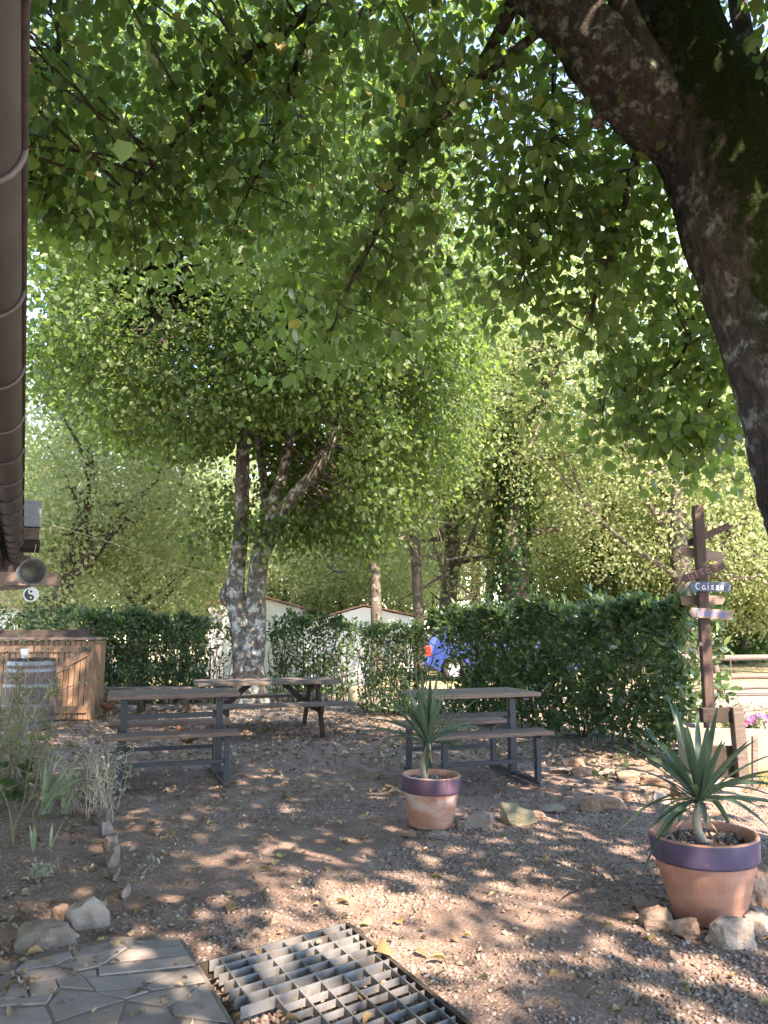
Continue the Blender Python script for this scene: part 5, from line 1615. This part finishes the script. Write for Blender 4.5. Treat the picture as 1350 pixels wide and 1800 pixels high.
# keep the mossy trunk and left limb readable: drop leaves hanging just in front of them
SK = np.concatenate([trP, liP])
kx, ky, kd = proj(SK)
front = np.where((dep > .3) & (px > 850) & (px < 1400) & (dep < LY + .2) & (py < 1000))[0]
for i in front:
    j = np.argmin((kx - px[i]) ** 2 + (ky - py[i]) ** 2)
    if math.hypot(kx[j] - px[i], ky[j] - py[i]) < 125:
        bad[i] = True
bad |= (dep > .1) & (py > 876) & (px > 1120) & (px < 1400)
good = ~bad
P, D, Nn, S, cid = P[good], D[good], Nn[good], S[good], cid[good]
px, py, dep = proj(P)
inv = (dep > .3) & (px > 40) & (px < 1340) & (py > 5) & (py < 950)
order = np.argsort(np.where(inv, dep / S, 1e9))
idx = order[:300]
rest = np.ones(len(P), bool); rest[idx] = False
far = ~((dep > .3) & (px > -100) & (px < 1450) & (py > -100) & (py < 1000))
b0_ = np.array(lb0)
m1 = rest & ~far
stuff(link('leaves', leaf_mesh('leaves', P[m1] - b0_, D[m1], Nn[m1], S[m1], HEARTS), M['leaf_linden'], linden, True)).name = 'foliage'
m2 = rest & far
stuff(link('foliage', leaf_mesh('foliage', P[m2] - b0_, D[m2], Nn[m2], S[m2] * 2.0, MIDL), M['leaf_linden'], linden, True))  # out-of-view leaves, enlarged to thicken the shade on the yard
place_leaves(linden, idx, P, D, Nn, S, tpl_meshes(HEARTS, 'leaf', M['leaf_linden']), None)
skel = [trP[len(trP) // 2:], liP, l2P, l3P, l4P] + ext + hP
sel = ALL[rs.random(len(ALL)) < .33]
pxs, pys, dps = proj(sel)
sel = sel[(np.linalg.norm(sel - np.array([0, 0, H]), axis=1) > 2.3)]
tw = twigs_to(sel, skel, rs, .008, .12)
def crosses(p):
    a, b, c = proj(p)
    return ((np.abs(a[:, None] - kx[None]) < 120) & (np.abs(b[:, None] - ky[None]) < 90) & (c[:, None] < kd[None] + .1) & (c[:, None] > .2)).any()
tw = [(p - b0_, r_, n_) for p, r_, n_ in tw if not crosses(p) and not (np.linalg.norm(p - np.array([0, 0, H]), axis=1) < 2.2).any()]
link('twigs', tubes_mesh('twigs', tw), M['twig'], linden, True).name = 'twig'
print('linden leaves', len(P), 'clusters', len(ALL), 'twigs', len(tw))

# ---------------- middle linden
MY = 13.8
mb0 = ground(437, 1233); mb0 = Vector((mb0.x, MY, 0))
mid = thing('linden_tree', 'round crowned linden with lichened forked trunk growing behind the picnic table', 'tree', mb0)
def mp(px, py, dy=0): return at(px, py, MY + dy)
def mossm(V, d): return .18 + .1 * d[:, 0] - .25 * sstep(.6, 3, V[:, 2])
_, a1 = trunk_part('trunk', [mp(438, 1240), mp(438, 1215), mp(436, 1180), mp(433, 1140), mp(428, 1100), mp(418, 1065), mp(414, 1030), mp(418, 990), mp(422, 950), mp(425, 890), mp(427, 820), mp(428, 760), mp(432, 680), mp(440, 580), mp(450, 450), mp(455, 320)],
                   [.36, .31, .275, .255, .22, .19, .16, .145, .14, .135, .125, .115, .10, .085, .06, .02], mb0, M['bark_mid'], mid, 26, .07, .05, 2.6, mossm)
_, a2 = trunk_part('limb', [mp(440, 1180, -.05), mp(446, 1130, -.05), mp(450, 1080), mp(453, 1030), mp(457, 980), mp(470, 930, .05), mp(482, 880, .1), mp(500, 820, .15), mp(520, 720, .2), mp(535, 600, .2), mp(560, 460, .2)],
                   [.22, .2, .185, .175, .165, .12, .105, .09, .075, .055, .02], mb0, M['bark_mid'], mid, 22, .07, .04, 3, mossm, seed=3)
_, a3 = trunk_part('limb', [mp(456, 990, -.05), mp(485, 920, -.1), mp(520, 870, -.2), mp(550, 835, -.3), mp(580, 780, -.35), mp(606, 715, -.4), mp(640, 640, -.4), mp(700, 540, -.3), mp(760, 450, -.2)],
                   [.14, .135, .13, .12, .11, .095, .075, .05, .02], mb0, M['bark_mid'], mid, 20, .07, .035, 3, mossm, seed=5)
_, a4 = trunk_part('limb', [mp(427, 770), mp(410, 720, -.2), mp(380, 660, -.3), mp(340, 590, -.5), mp(250, 500, -.6), mp(170, 440, -.7)], [.09, .08, .07, .055, .035, .015], mb0, M['bark_mid'], mid, 14, .1, .02, 3, mossm, seed=6)
_, a5 = trunk_part('limb', [mp(470, 930, .1), mp(465, 860, .5), mp(455, 780, 1.0), mp(440, 700, 1.5), mp(400, 560, 2)], [.10, .09, .08, .07, .03], mb0, M['bark_mid'], mid, 14, .1, .02, 3, mossm, seed=8)
_, a6 = trunk_part('limb', [mp(600, 730, -.4), mp(660, 690, -.2), mp(720, 655, 0), mp(790, 620, .2)], [.06, .05, .04, .015], mb0, M['bark_mid'], mid, 10, .1, .015, 3, mossm, seed=9)
bl = link('burl', rock_mesh(44, .17, .15, .22, 3, .03), M['bark_mid'], mid, True)
bl.location = mp(402, 1046) - mb0
add_moss(bl, np.full(len(bl.data.vertices), .1))
kn = MB().lathe([(.03, 0), (.055, .01), (.075, 0), (.075, -.05)], 18).build('branch_scar', M['bark_mid'], mid, True)
kn.location = mp(415, 988, -.15) - mb0; kn.rotation_euler = (R(85), 0, R(-10))
add_moss(kn, np.zeros(len(kn.data.vertices)))
rs = np.random.default_rng(99)
ncl = 10500
c0 = np.array(mp(455, 520)); rad3 = np.array([4.3, 4.0, 5.2])
q = rs.normal(size=(ncl, 3)); q /= (np.abs(q) ** 2.8).sum(1)[:, None] ** (1 / 2.8)
CPm = c0 + q * (rs.random(ncl) ** .42)[:, None] * rad3
nn = noise3(CPm, .55, 8.1)
px, py, dep = proj(CPm)
LBm = [(-100, 600), (50, 640), (100, 700), (170, 760), (260, 790), (380, 790), (398, 780), (470, 790), (500, 880), (560, 930), (640, 950), (700, 940), (760, 900), (830, 830), (880, 700), (1000, 500)]
ok = (nn > -.16) & (py < curve_yb(LBm, px) + 30 * nn)
# leave the limbs visible: nothing in front of the fork
ok &= ~((px > 395) & (px < 620) & (py > 735) & (CPm[:, 1] < MY + .25))
CPm = CPm[ok]
extra = []
for (a, b, dy, n_) in ((390, 930, .1, 8), (370, 940, 0, 5), (410, 870, .5, 8), (520, 930, -.3, 14), (580, 940, -.2, 16), (480, 925, -.3, 10), (640, 960, 0, 14), (560, 905, .6, 14), (500, 860, .8, 10)):
    p = np.array(mp(a, b, dy))
    extra += [p + rs.normal(0, .2, 3) for _ in range(n_)]
CPm = np.concatenate([CPm, np.array(extra)])
per = 27
nl = len(CPm) * per
cid = np.repeat(np.arange(len(CPm)), per)
off = rs.normal(0, .25, (nl, 3)) * np.array([1, 1, .6])
P = CPm[cid] + off
outw = (P - c0) / rad3
D = rs.normal(0, .5, (nl, 3)) + outw * .5 + np.array([0, 0, -.55])
Nn = rs.normal(0, .55, (nl, 3)) + outw * .3 + np.array([0, 0, .6])
S = rs.uniform(.065, .115, nl)
m0_ = np.array(mb0)
stuff(link('crown', leaf_mesh('crown', P - m0_, D, Nn, S, MIDL), M['leaf_mid'], mid, True))
tw = twigs_to(CPm[rs.random(len(CPm)) < .2], [a1[len(a1) // 2:], a2[len(a2) // 2:], a3, a4, a5, a6], rs, .014, .08)
link('twigs', tubes_mesh('twigs', [(p - m0_, r_, n_) for p, r_, n_ in tw]), M['twig'], mid, True).name = 'twig'
print('mid leaves', nl)

# ---------------- background trees
def make_tree(seed, h, rad, trunk_r, fork, lean=0.0, ivy=False, nleaf=20000, lsize=.15, mat='leaf_oak', zlow=.28, pale=None):
    """a tree in its own coordinates; returns list of (name, mesh, material)"""
    rs = np.random.default_rng(seed)
    parts = []
    tubes, skel = [], []
    top = np.array([lean * h, rs.normal(0, .3), h * .82])
    tp_ = np.array([[0, 0, -.2], [lean * .1 * h, 0, h * .12], [lean * .3 * h + rs.normal(0, .1), rs.normal(0, .1), h * fork], [lean * .6 * h + rs.normal(0, .25), rs.normal(0, .25), h * .6], top])
    P_, r_ = spline(tp_, [trunk_r * 1.35, trunk_r, trunk_r * .85, trunk_r * .5, .03], .25)
    tubes.append((P_, r_, 12)); skel.append(P_[len(P_) // 3:])
    nb = 11
    for i in range(nb):
        t = rs.uniform(fork * .8, .75)
        s = P_[int(t * (len(P_) - 1))]
        a = i * 2.4 + rs.uniform(-.4, .4)
        L = rad * rs.uniform(.55, .95) * (1.1 - .3 * t)
        e = s + np.array([math.cos(a) * L, math.sin(a) * L, L * rs.uniform(.15, .8)])
        m_ = (s + e) / 2 + rs.normal(0, .18, 3) + np.array([0, 0, -.12 * L])
        q_, qr = spline([s, m_, e], [trunk_r * .34, trunk_r * .2, .02], .25)
        tubes.append((q_, qr, 8)); skel.append(q_)
        for j in range(3):
            s2 = q_[rs.integers(len(q_) // 3, len(q_))]
            e2 = s2 + rs.normal(0, .5, 3) * rad * .35 + np.array([0, 0, .3])
            q2, r2 = spline([s2, (s2 + e2) / 2 + rs.normal(0, .1, 3), e2], [trunk_r * .16, trunk_r * .1, .012], .25)
            tubes.append((q2, r2, 6)); skel.append(q2)
    me = tubes_mesh('trunk', tubes)
    am = me.attributes.new('moss', 'FLOAT', 'POINT')
    am.data.foreach_set('value', np.full(len(me.vertices), .22, np.float32))
    parts.append(('trunk', me, M['bark_oak']))
    # crown: clumps in an uneven ellipsoid
    cz0 = h * (zlow + 1) / 2; rz = h * (1 - zlow) / 2
    ncl = nleaf // 11
    q = rs.normal(size=(ncl * 3, 3)); q /= np.linalg.norm(q, axis=1)[:, None]; q *= 1 + .10 * noise3(q, 1.6, seed)[:, None]
    cc_ = np.array([lean * h * .6, 0, cz0]) + q * (rs.random(ncl * 3) ** .40)[:, None] * np.array([rad, rad, rz])
    nn = noise3(cc_, 1.7 / rad * 1.6, seed * 1.1)
    n2 = noise3(cc_, 5.5 / rad, seed * 2.1)
    keep = (nn + n2 * .9) > -.05
    cc_ = cc_[keep][:ncl]
    nl = len(cc_) * 11
    cid = np.repeat(np.arange(len(cc_)), 11)
    off = rs.normal(0, .33, (nl, 3)) * np.array([1, 1, .7])
    P = cc_[cid] + off
    ow = (P - np.array([0, 0, cz0])) / np.array([rad, rad, rz])
    D = rs.normal(0, .8, (nl, 3)) + ow * .3
    Nn = rs.normal(0, .6, (nl, 3)) + ow * .5 + np.array([0, 0, .5])
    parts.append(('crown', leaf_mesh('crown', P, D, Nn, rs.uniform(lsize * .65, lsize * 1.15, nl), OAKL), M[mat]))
    if ivy:
        n_ = 2600
        zz_ = rs.uniform(0, h * .5, n_)
        k_ = np.clip((zz_ / (h * .82) * (len(P_) - 1)).astype(int), 0, len(P_) - 1)
        a = rs.uniform(0, 2 * np.pi, n_)
        rr_ = (r_[k_] + .02 + rs.gamma(1.5, .06, n_)) * (1 + .3 * np.sin(zz_ * 2 + a))
        Pv = np.stack([P_[k_][:, 0] + rr_ * np.cos(a), P_[k_][:, 1] + rr_ * np.sin(a), zz_], 1)
        Dv = np.stack([np.cos(a) * .4, np.sin(a) * .4, -np.ones(n_)], 1) + rs.normal(0, .4, (n_, 3))
        Nv = np.stack([np.cos(a), np.sin(a), np.full(n_, .4)], 1)
        parts.append(('ivy', leaf_mesh('ivy', Pv, Dv, Nv, rs.uniform(.08, .15, n_), MIDL), M['leaf_ivy']))
    return parts
VAR = {
 'oak': make_tree(201, 13.0, 4.6, .28, .34, .02, False, 42000, .105, 'leaf_oak_b', .17),
 'ivy': make_tree(202, 12.5, 4.2, .33, .36, -.02, True, 40000, .105, 'leaf_oak', .22),
 'low': make_tree(203, 7.6, 3.1, .24, .24, .04, False, 34000, .10, 'leaf_oak_b', .14),
 'thin': make_tree(204, 11.0, 2.9, .15, .45, .03, False, 12000, .13, 'leaf_oak', .40),
 'wood': make_tree(205, 10.0, 3.6, .22, .25, 0, False, 26000, .15, 'leaf_oak_b', .12),
}
def put_tree(var, label, px, Y, scale=1.0, rot=0.0, group=None, zs=1.0):
    X = (px - 675) / F0 * Y * 1.0
    t = thing('oak_tree' if var != 'thin' else 'slender_tree', label, 'tree', (X, Y, gz(X, Y)), rot, group)
    for nm, me, mt in VAR[var]:
        o = link(nm, me, mt, t, True)
        if nm in ('crown', 'ivy'):
            stuff(o)
    t.scale = (scale, scale, scale * zs)
    return t
put_tree('ivy', 'tall oak with ivy clad trunk rising behind the long hedge, left of the signpost', 908, 21.5, 1.22, 0.4)
put_tree('oak', 'tall oak with twin pale trunk seen between small bush and ivy clad oak', 785, 24, 1.0, 1.9)
put_tree('thin', 'slender mossy tree rising in front of the low white shed', 660, 19.5, .95, .5)
put_tree('thin', 'thin ivy grown tree just left of the twin trunked oak', 738, 22, 1.0, 2.5)
put_tree('thin', 'bare stemmed thin tree against the sky gap above the long hedge', 858, 30, 1.15, 4.0)
put_tree('ivy', 'dark ivy covered oak behind the long hedge, nearer to the signpost', 1055, 27, 1.0, 2.2)
put_tree('oak', 'oak with pale lichened trunk just left of the signpost boards', 1207, 19.5, 1.0, 3.6)
put_tree('oak', 'big oak at the right photo edge behind the log fence', 1400, 22, .95, 5.1)
put_tree('low', 'dark trunked low oak behind the cedar cabinet at left', 100, 18.5, 1.12, 0.2)
put_tree('low', 'pale leafed low oak behind the left hedge', 250, 23, 1.3, 2.9)
put_tree('low', 'low oak at far left beyond the eave', -60, 24, 1.15, 4.4)
put_tree('wood', 'oak behind the white house, left of the linden trunk', 330, 37, 1.0, 1.0)
put_tree('wood', 'oak behind the white house gable, right of the linden trunk', 510, 33, .9, 2.0)
put_tree('wood', 'oak behind the low white shed', 610, 31, .9, 3.2)
put_tree('oak', 'far oak filling the gap right of the twin trunked oak', 830, 38, 1.0, .8)
WOOD = sorted(((20, 40, 1.1), (150, 44, 1.1), (330, 42, 1.05), (405, 36, 1.25), (560, 46, 1.0), (700, 44, 1.1), (760, 50, 1.1), (960, 40, 1.0), (1130, 36, 1.0), (1190, 42, 1.1), (1270, 33, .95), (1330, 38, 1.1), (1440, 34, 1.0)))
for i, (px_, Y_, sc_) in enumerate(WOOD):
    put_tree('wood', 'tree of the distant wood closing the view, ' + ORD[i] + ' from the left', px_, Y_, sc_, i * 1.3, 'trees of the wood behind')
rs = np.random.default_rng(5)
n = 26000
ux = np.concatenate([rs.uniform(6, 40, n // 2), rs.uniform(-30, 34, n - n // 2)])
uy = np.concatenate([rs.uniform(27.5, 31, n // 2), rs.uniform(44, 50, n - n // 2)])
uz = rs.beta(1.1, 1.6, n) * np.concatenate([np.full(n // 2, 3.0), np.full(n - n // 2, 3.2)])
UP = np.stack([ux, uy, uz], 1)
UP = UP[noise3(UP, .45, 2.0) > -.18 + .1 * (UP[:, 2] - 1)]
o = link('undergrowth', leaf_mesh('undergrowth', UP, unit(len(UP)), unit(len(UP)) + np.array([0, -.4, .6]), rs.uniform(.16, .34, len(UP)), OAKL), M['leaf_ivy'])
stuff(o)
for i, (px_, Y_, sc_) in enumerate(((1235, 26.5, .78), (1300, 28.5, .85), (1365, 26, .8), (1010, 31, .85))):
    put_tree('wood', ('leafy low tree at the wood edge just right of the signpost', 'leafy low tree at the wood edge midway along the log fence', 'leafy low tree at the wood edge at the right photo edge', 'leafy low tree above the middle of the long hedge')[i], px_, Y_, sc_, i * 1.9 + .5)

# ================================================================== BUILDINGS, CAR, FENCE
def gable(label, xl, xa, xr, Y, zl, za, zr, depth, name='white_house', window=None, over=.12):
    g0 = gz((xl + xr) / 2, Y)
    t = thing(name, label, 'house', ((xl + xr) / 2, Y, g0))
    cx_ = (xl + xr) / 2
    o2 = [(xl - cx_, 0), (xr - cx_, 0), (xr - cx_, zr - g0), (xa - cx_, za - g0), (xl - cx_, zl - g0)]
    mb = MB()
    n = 5
    mb.add([(x, 0, z) for x, z in o2] + [(x, depth, z) for x, z in o2], [tuple(range(n)), tuple(range(2 * n - 1, n - 1, -1))] + [(i, n + i, n + (i + 1) % n, (i + 1) % n) for i in range(n)])
    mb.build('wall', M['render_white'], t)
    for (xe, ze) in ((xl, zl), (xr, zr)):
        s = 1 if xe > xa else -1
        a = Vector((xa - cx_ - s * 0.0, -over, za - g0 + .035)); b = Vector((xe - cx_ + s * .12, -over, ze - g0 + .035 - .12 * (za - ze) / abs(xe - xa)))
        nt_ = max(6, int((a - b).length / .22))
        w_ = (a - b).length / nt_
        me = MB()
        d = (b - a) / nt_
        up = Vector((-d.z, 0, d.x)).normalized() * s * -1
        if up.z < 0: up = -up
        me.bar((0, 0, 0), d * 1.08, .0, .0) if False else None
        tmb = MB()
        L_ = depth + 2 * over
        tmb.add([Vector((0, 0, 0)), d * 1.1, d * 1.1 + up * .035, up * .055, Vector((0, L_, 0)), d * 1.1 + Vector((0, L_, 0)), d * 1.1 + up * .035 + Vector((0, L_, 0)), up * .055 + Vector((0, L_, 0))],
                [(0, 1, 2, 3), (7, 6, 5, 4), (0, 4, 5, 1), (3, 2, 6, 7), (1, 5, 6, 2), (0, 3, 7, 4)])
        mesh_ = tmb.mesh('roof_tile')
        for i in range(nt_):
            o = link('roof_tile', mesh_, M['roof_tile'], t)
            o.location = a + d * i + up * .004 * (i % 2)
    if window:
        for (wx, wz, ww, wh) in window:
            f = MB()
            for (bx_, bz_, sx_, sz_) in ((0, wh / 2, ww + .1, .06), (0, -wh / 2, ww + .1, .06), (-ww / 2, 0, .06, wh), (ww / 2, 0, .06, wh)):
                f.box((wx - cx_ + bx_, -.01, wz - g0 + bz_), (sx_, .06, sz_))
            fo = f.build('window', M['concrete'], t)
            MB().box((wx - cx_, -.004, wz - g0), (ww, .02, wh)).build('pane', M['glass_dark'], fo)
    return t
hY = 28.0
gh = gable('white rendered house with low gable seen behind the linden trunk', at(367, 1063, hY).x, at(448, 1050, hY).x, at(536, 1073, hY).x, hY, at(367, 1063, hY).z, at(448, 1048, hY).z, at(536, 1072, hY).z, 7.0,
           window=[(at(383, 1082, hY).x, at(383, 1086, hY).z, .35, .5)])
MB().tube([(at(533, 1080, hY).x - gh.location.x, -.06, 2.85), (at(533, 1080, hY).x - gh.location.x, -.06, .1)], .045, 8).build('downpipe', M['concrete'], gh, True)
sY = 23.5
gable('low white shed with terracotta tiled gable behind the middle bushes', at(525, 1100, sY).x, at(640, 1067, sY).x, at(742, 1088, sY).x, sY, at(525, 1100, sY).z, at(640, 1067, sY).z, at(742, 1088, sY).z, 5.0, 'white_shed')

# blue car
cY = 19.3
cx0 = at(748, 1150, cY).x
car = thing('parked_car', 'blue hatchback parked behind the hedges, red tail light showing through the gap', 'car', (cx0, cY, 0))
prof = [(0.02, .42), (0.0, .62), (.03, .86), (.10, .98), (.42, 1.36), (.60, 1.44), (1.7, 1.46), (2.1, 1.40), (2.85, .98), (3.55, .86), (3.80, .72), (3.86, .45), (3.80, .24)]
under = [(3.36, .22)]
for a in np.linspace(0, math.pi, 9): under.append((3.02 + .34 * math.cos(a), .28 + .34 * math.sin(a)))
under += [(2.68, .20), (1.06, .20)]
for a in np.linspace(0, math.pi, 9): under.append((.72 + .34 * math.cos(a), .28 + .34 * math.sin(a)))
under += [(.36, .24)]
full = prof + under
n = len(full); wid = 1.66
mb = MB()
def inset(z): return .0 if z < .9 else (z - .9) * .32
vs = [(x, inset(z), z) for x, z in full] + [(x, wid - inset(z), z) for x, z in full]
mb.add(vs, [tuple(range(n))[::-1], tuple(range(n, 2 * n))] + [(i, (i + 1) % n, n + (i + 1) % n, n + i) for i in range(n)])
body = mb.build('body', M['car_blue'], car, bevel=.02)
for (pts,) in (([(.52, .98), (.62, 1.30), (1.30, 1.36), (1.30, .98)],), ([(1.36, .98), (1.36, 1.36), (2.0, 1.33), (2.62, .98)],)):
    mb = MB(); k_ = len(pts)
    mb.add([(x, inset(z) - .012, z) for x, z in pts] + [(x, inset(z) + .01, z) for x, z in pts], [tuple(range(k_))[::-1]] + [(i, (i + 1) % k_, k_ + (i + 1) % k_, k_ + i) for i in range(k_)])
    mb.build('side_window', M['glass_dark'], car)
mb = MB(); mb.add([(.085, .25, 1.0), (.085, wid - .25, 1.0), (.40, wid - .28, 1.35), (.40, .28, 1.35)], [(0, 1, 2, 3)])
mb.build('rear_window', M['glass_dark'], car)
for yy_ in (.02, wid - .22):
    MB().box((.07, yy_ + .08, .74), (.16, .2, .26)).build('tail_light', M['red_lens'], car, bevel=.03)
MB().box((.0, wid / 2, .42), (.08, wid - .06, .2)).build('bumper', M['car_blue'], car, bevel=.03)
for wx in (.72, 3.02):
    for wy, sgn in ((.09, -1), (wid - .09, 1)):
        wh = MB().lathe([(.17, -.09), (.27, -.095), (.295, -.06), (.295, .06), (.27, .095), (.17, .09)], 24, close=True).build('wheel', M['rubber'], car, True)
        wh.location = (wx, wy, .295); wh.rotation_euler = (R(90), 0, 0)
        rm = MB().lathe([(0, .05), (.05, .06), (.06, .045), (.15, .06), (.185, .085), (.185, -.05), (0, -.05)], 24)
        for s_ in range(5):
            a = 2 * math.pi * s_ / 5
            rm.bar((.04 * math.cos(a), .04 * math.sin(a), .07), (.17 * math.cos(a), .17 * math.sin(a), .08), .05, .02)
        ro = rm.build('rim', M['alloy'], wh)

# log rail fence
fY = 15.5
fz = lambda py: at(1280, py, fY).z
lf = thing('log_fence', 'rustic log rail fence across the pale road at the right', 'fence', (at(1280, 1200, fY).x, fY, 0))
for (py_, r_) in ((1155, .058), (1191, .06), (1208, .045)):
    pts = [(-1.6 + i * .55, random.gauss(0, .015), fz(py_) + random.gauss(0, .012)) for i in range(14)]
    mb = MB().tube(pts, [r_ * random.uniform(.9, 1.12) for _ in pts], 10)
    mb.build('rail', M['wood_grey'] if py_ != 1191 else M['wood_brown'], lf, True)
for x0, ln in ((-.12, -.1), (2.2, .05), (4.6, -.04)):
    MB().tube([(x0 + ln, .08, fz(1152) + .04), (x0, .08, -.1)], .06, 10).build('post', M['wood_grey'], lf, True)
stk = thing('stake_marker', 'small white marker on a thin stake in the field beyond the log fence', 'marker', at(1285, 1178, 21) * 1.0)
stk.location = (at(1285, 1178, 21).x, 21, 0)
MB().tube([(0, 0, 0), (0, 0, .5)], .012, 6).build('stake', M['wood_grey'], stk)
MB().box((0, 0, .48), (.06, .03, .12), (0, .2, 0)).build('marker_plate', M['plastic_white'], stk, bevel=.01)
# overhead cable from eave to the linden
w0, w1 = at(200, 955, 12.5), at(412, 1018, 13.6)
mb = MB().tube([w0 + (w0 - w1) * 1.0, w0, (w0 + w1) / 2 + Vector((0, 0, -.06)), w1], .006, 5)
o = mb.build('cable', M['twig_dry'])
tag(o, 'thin pale cable strung from the eave to the linden trunk', 'cable')
print('objects', len(sc.objects))
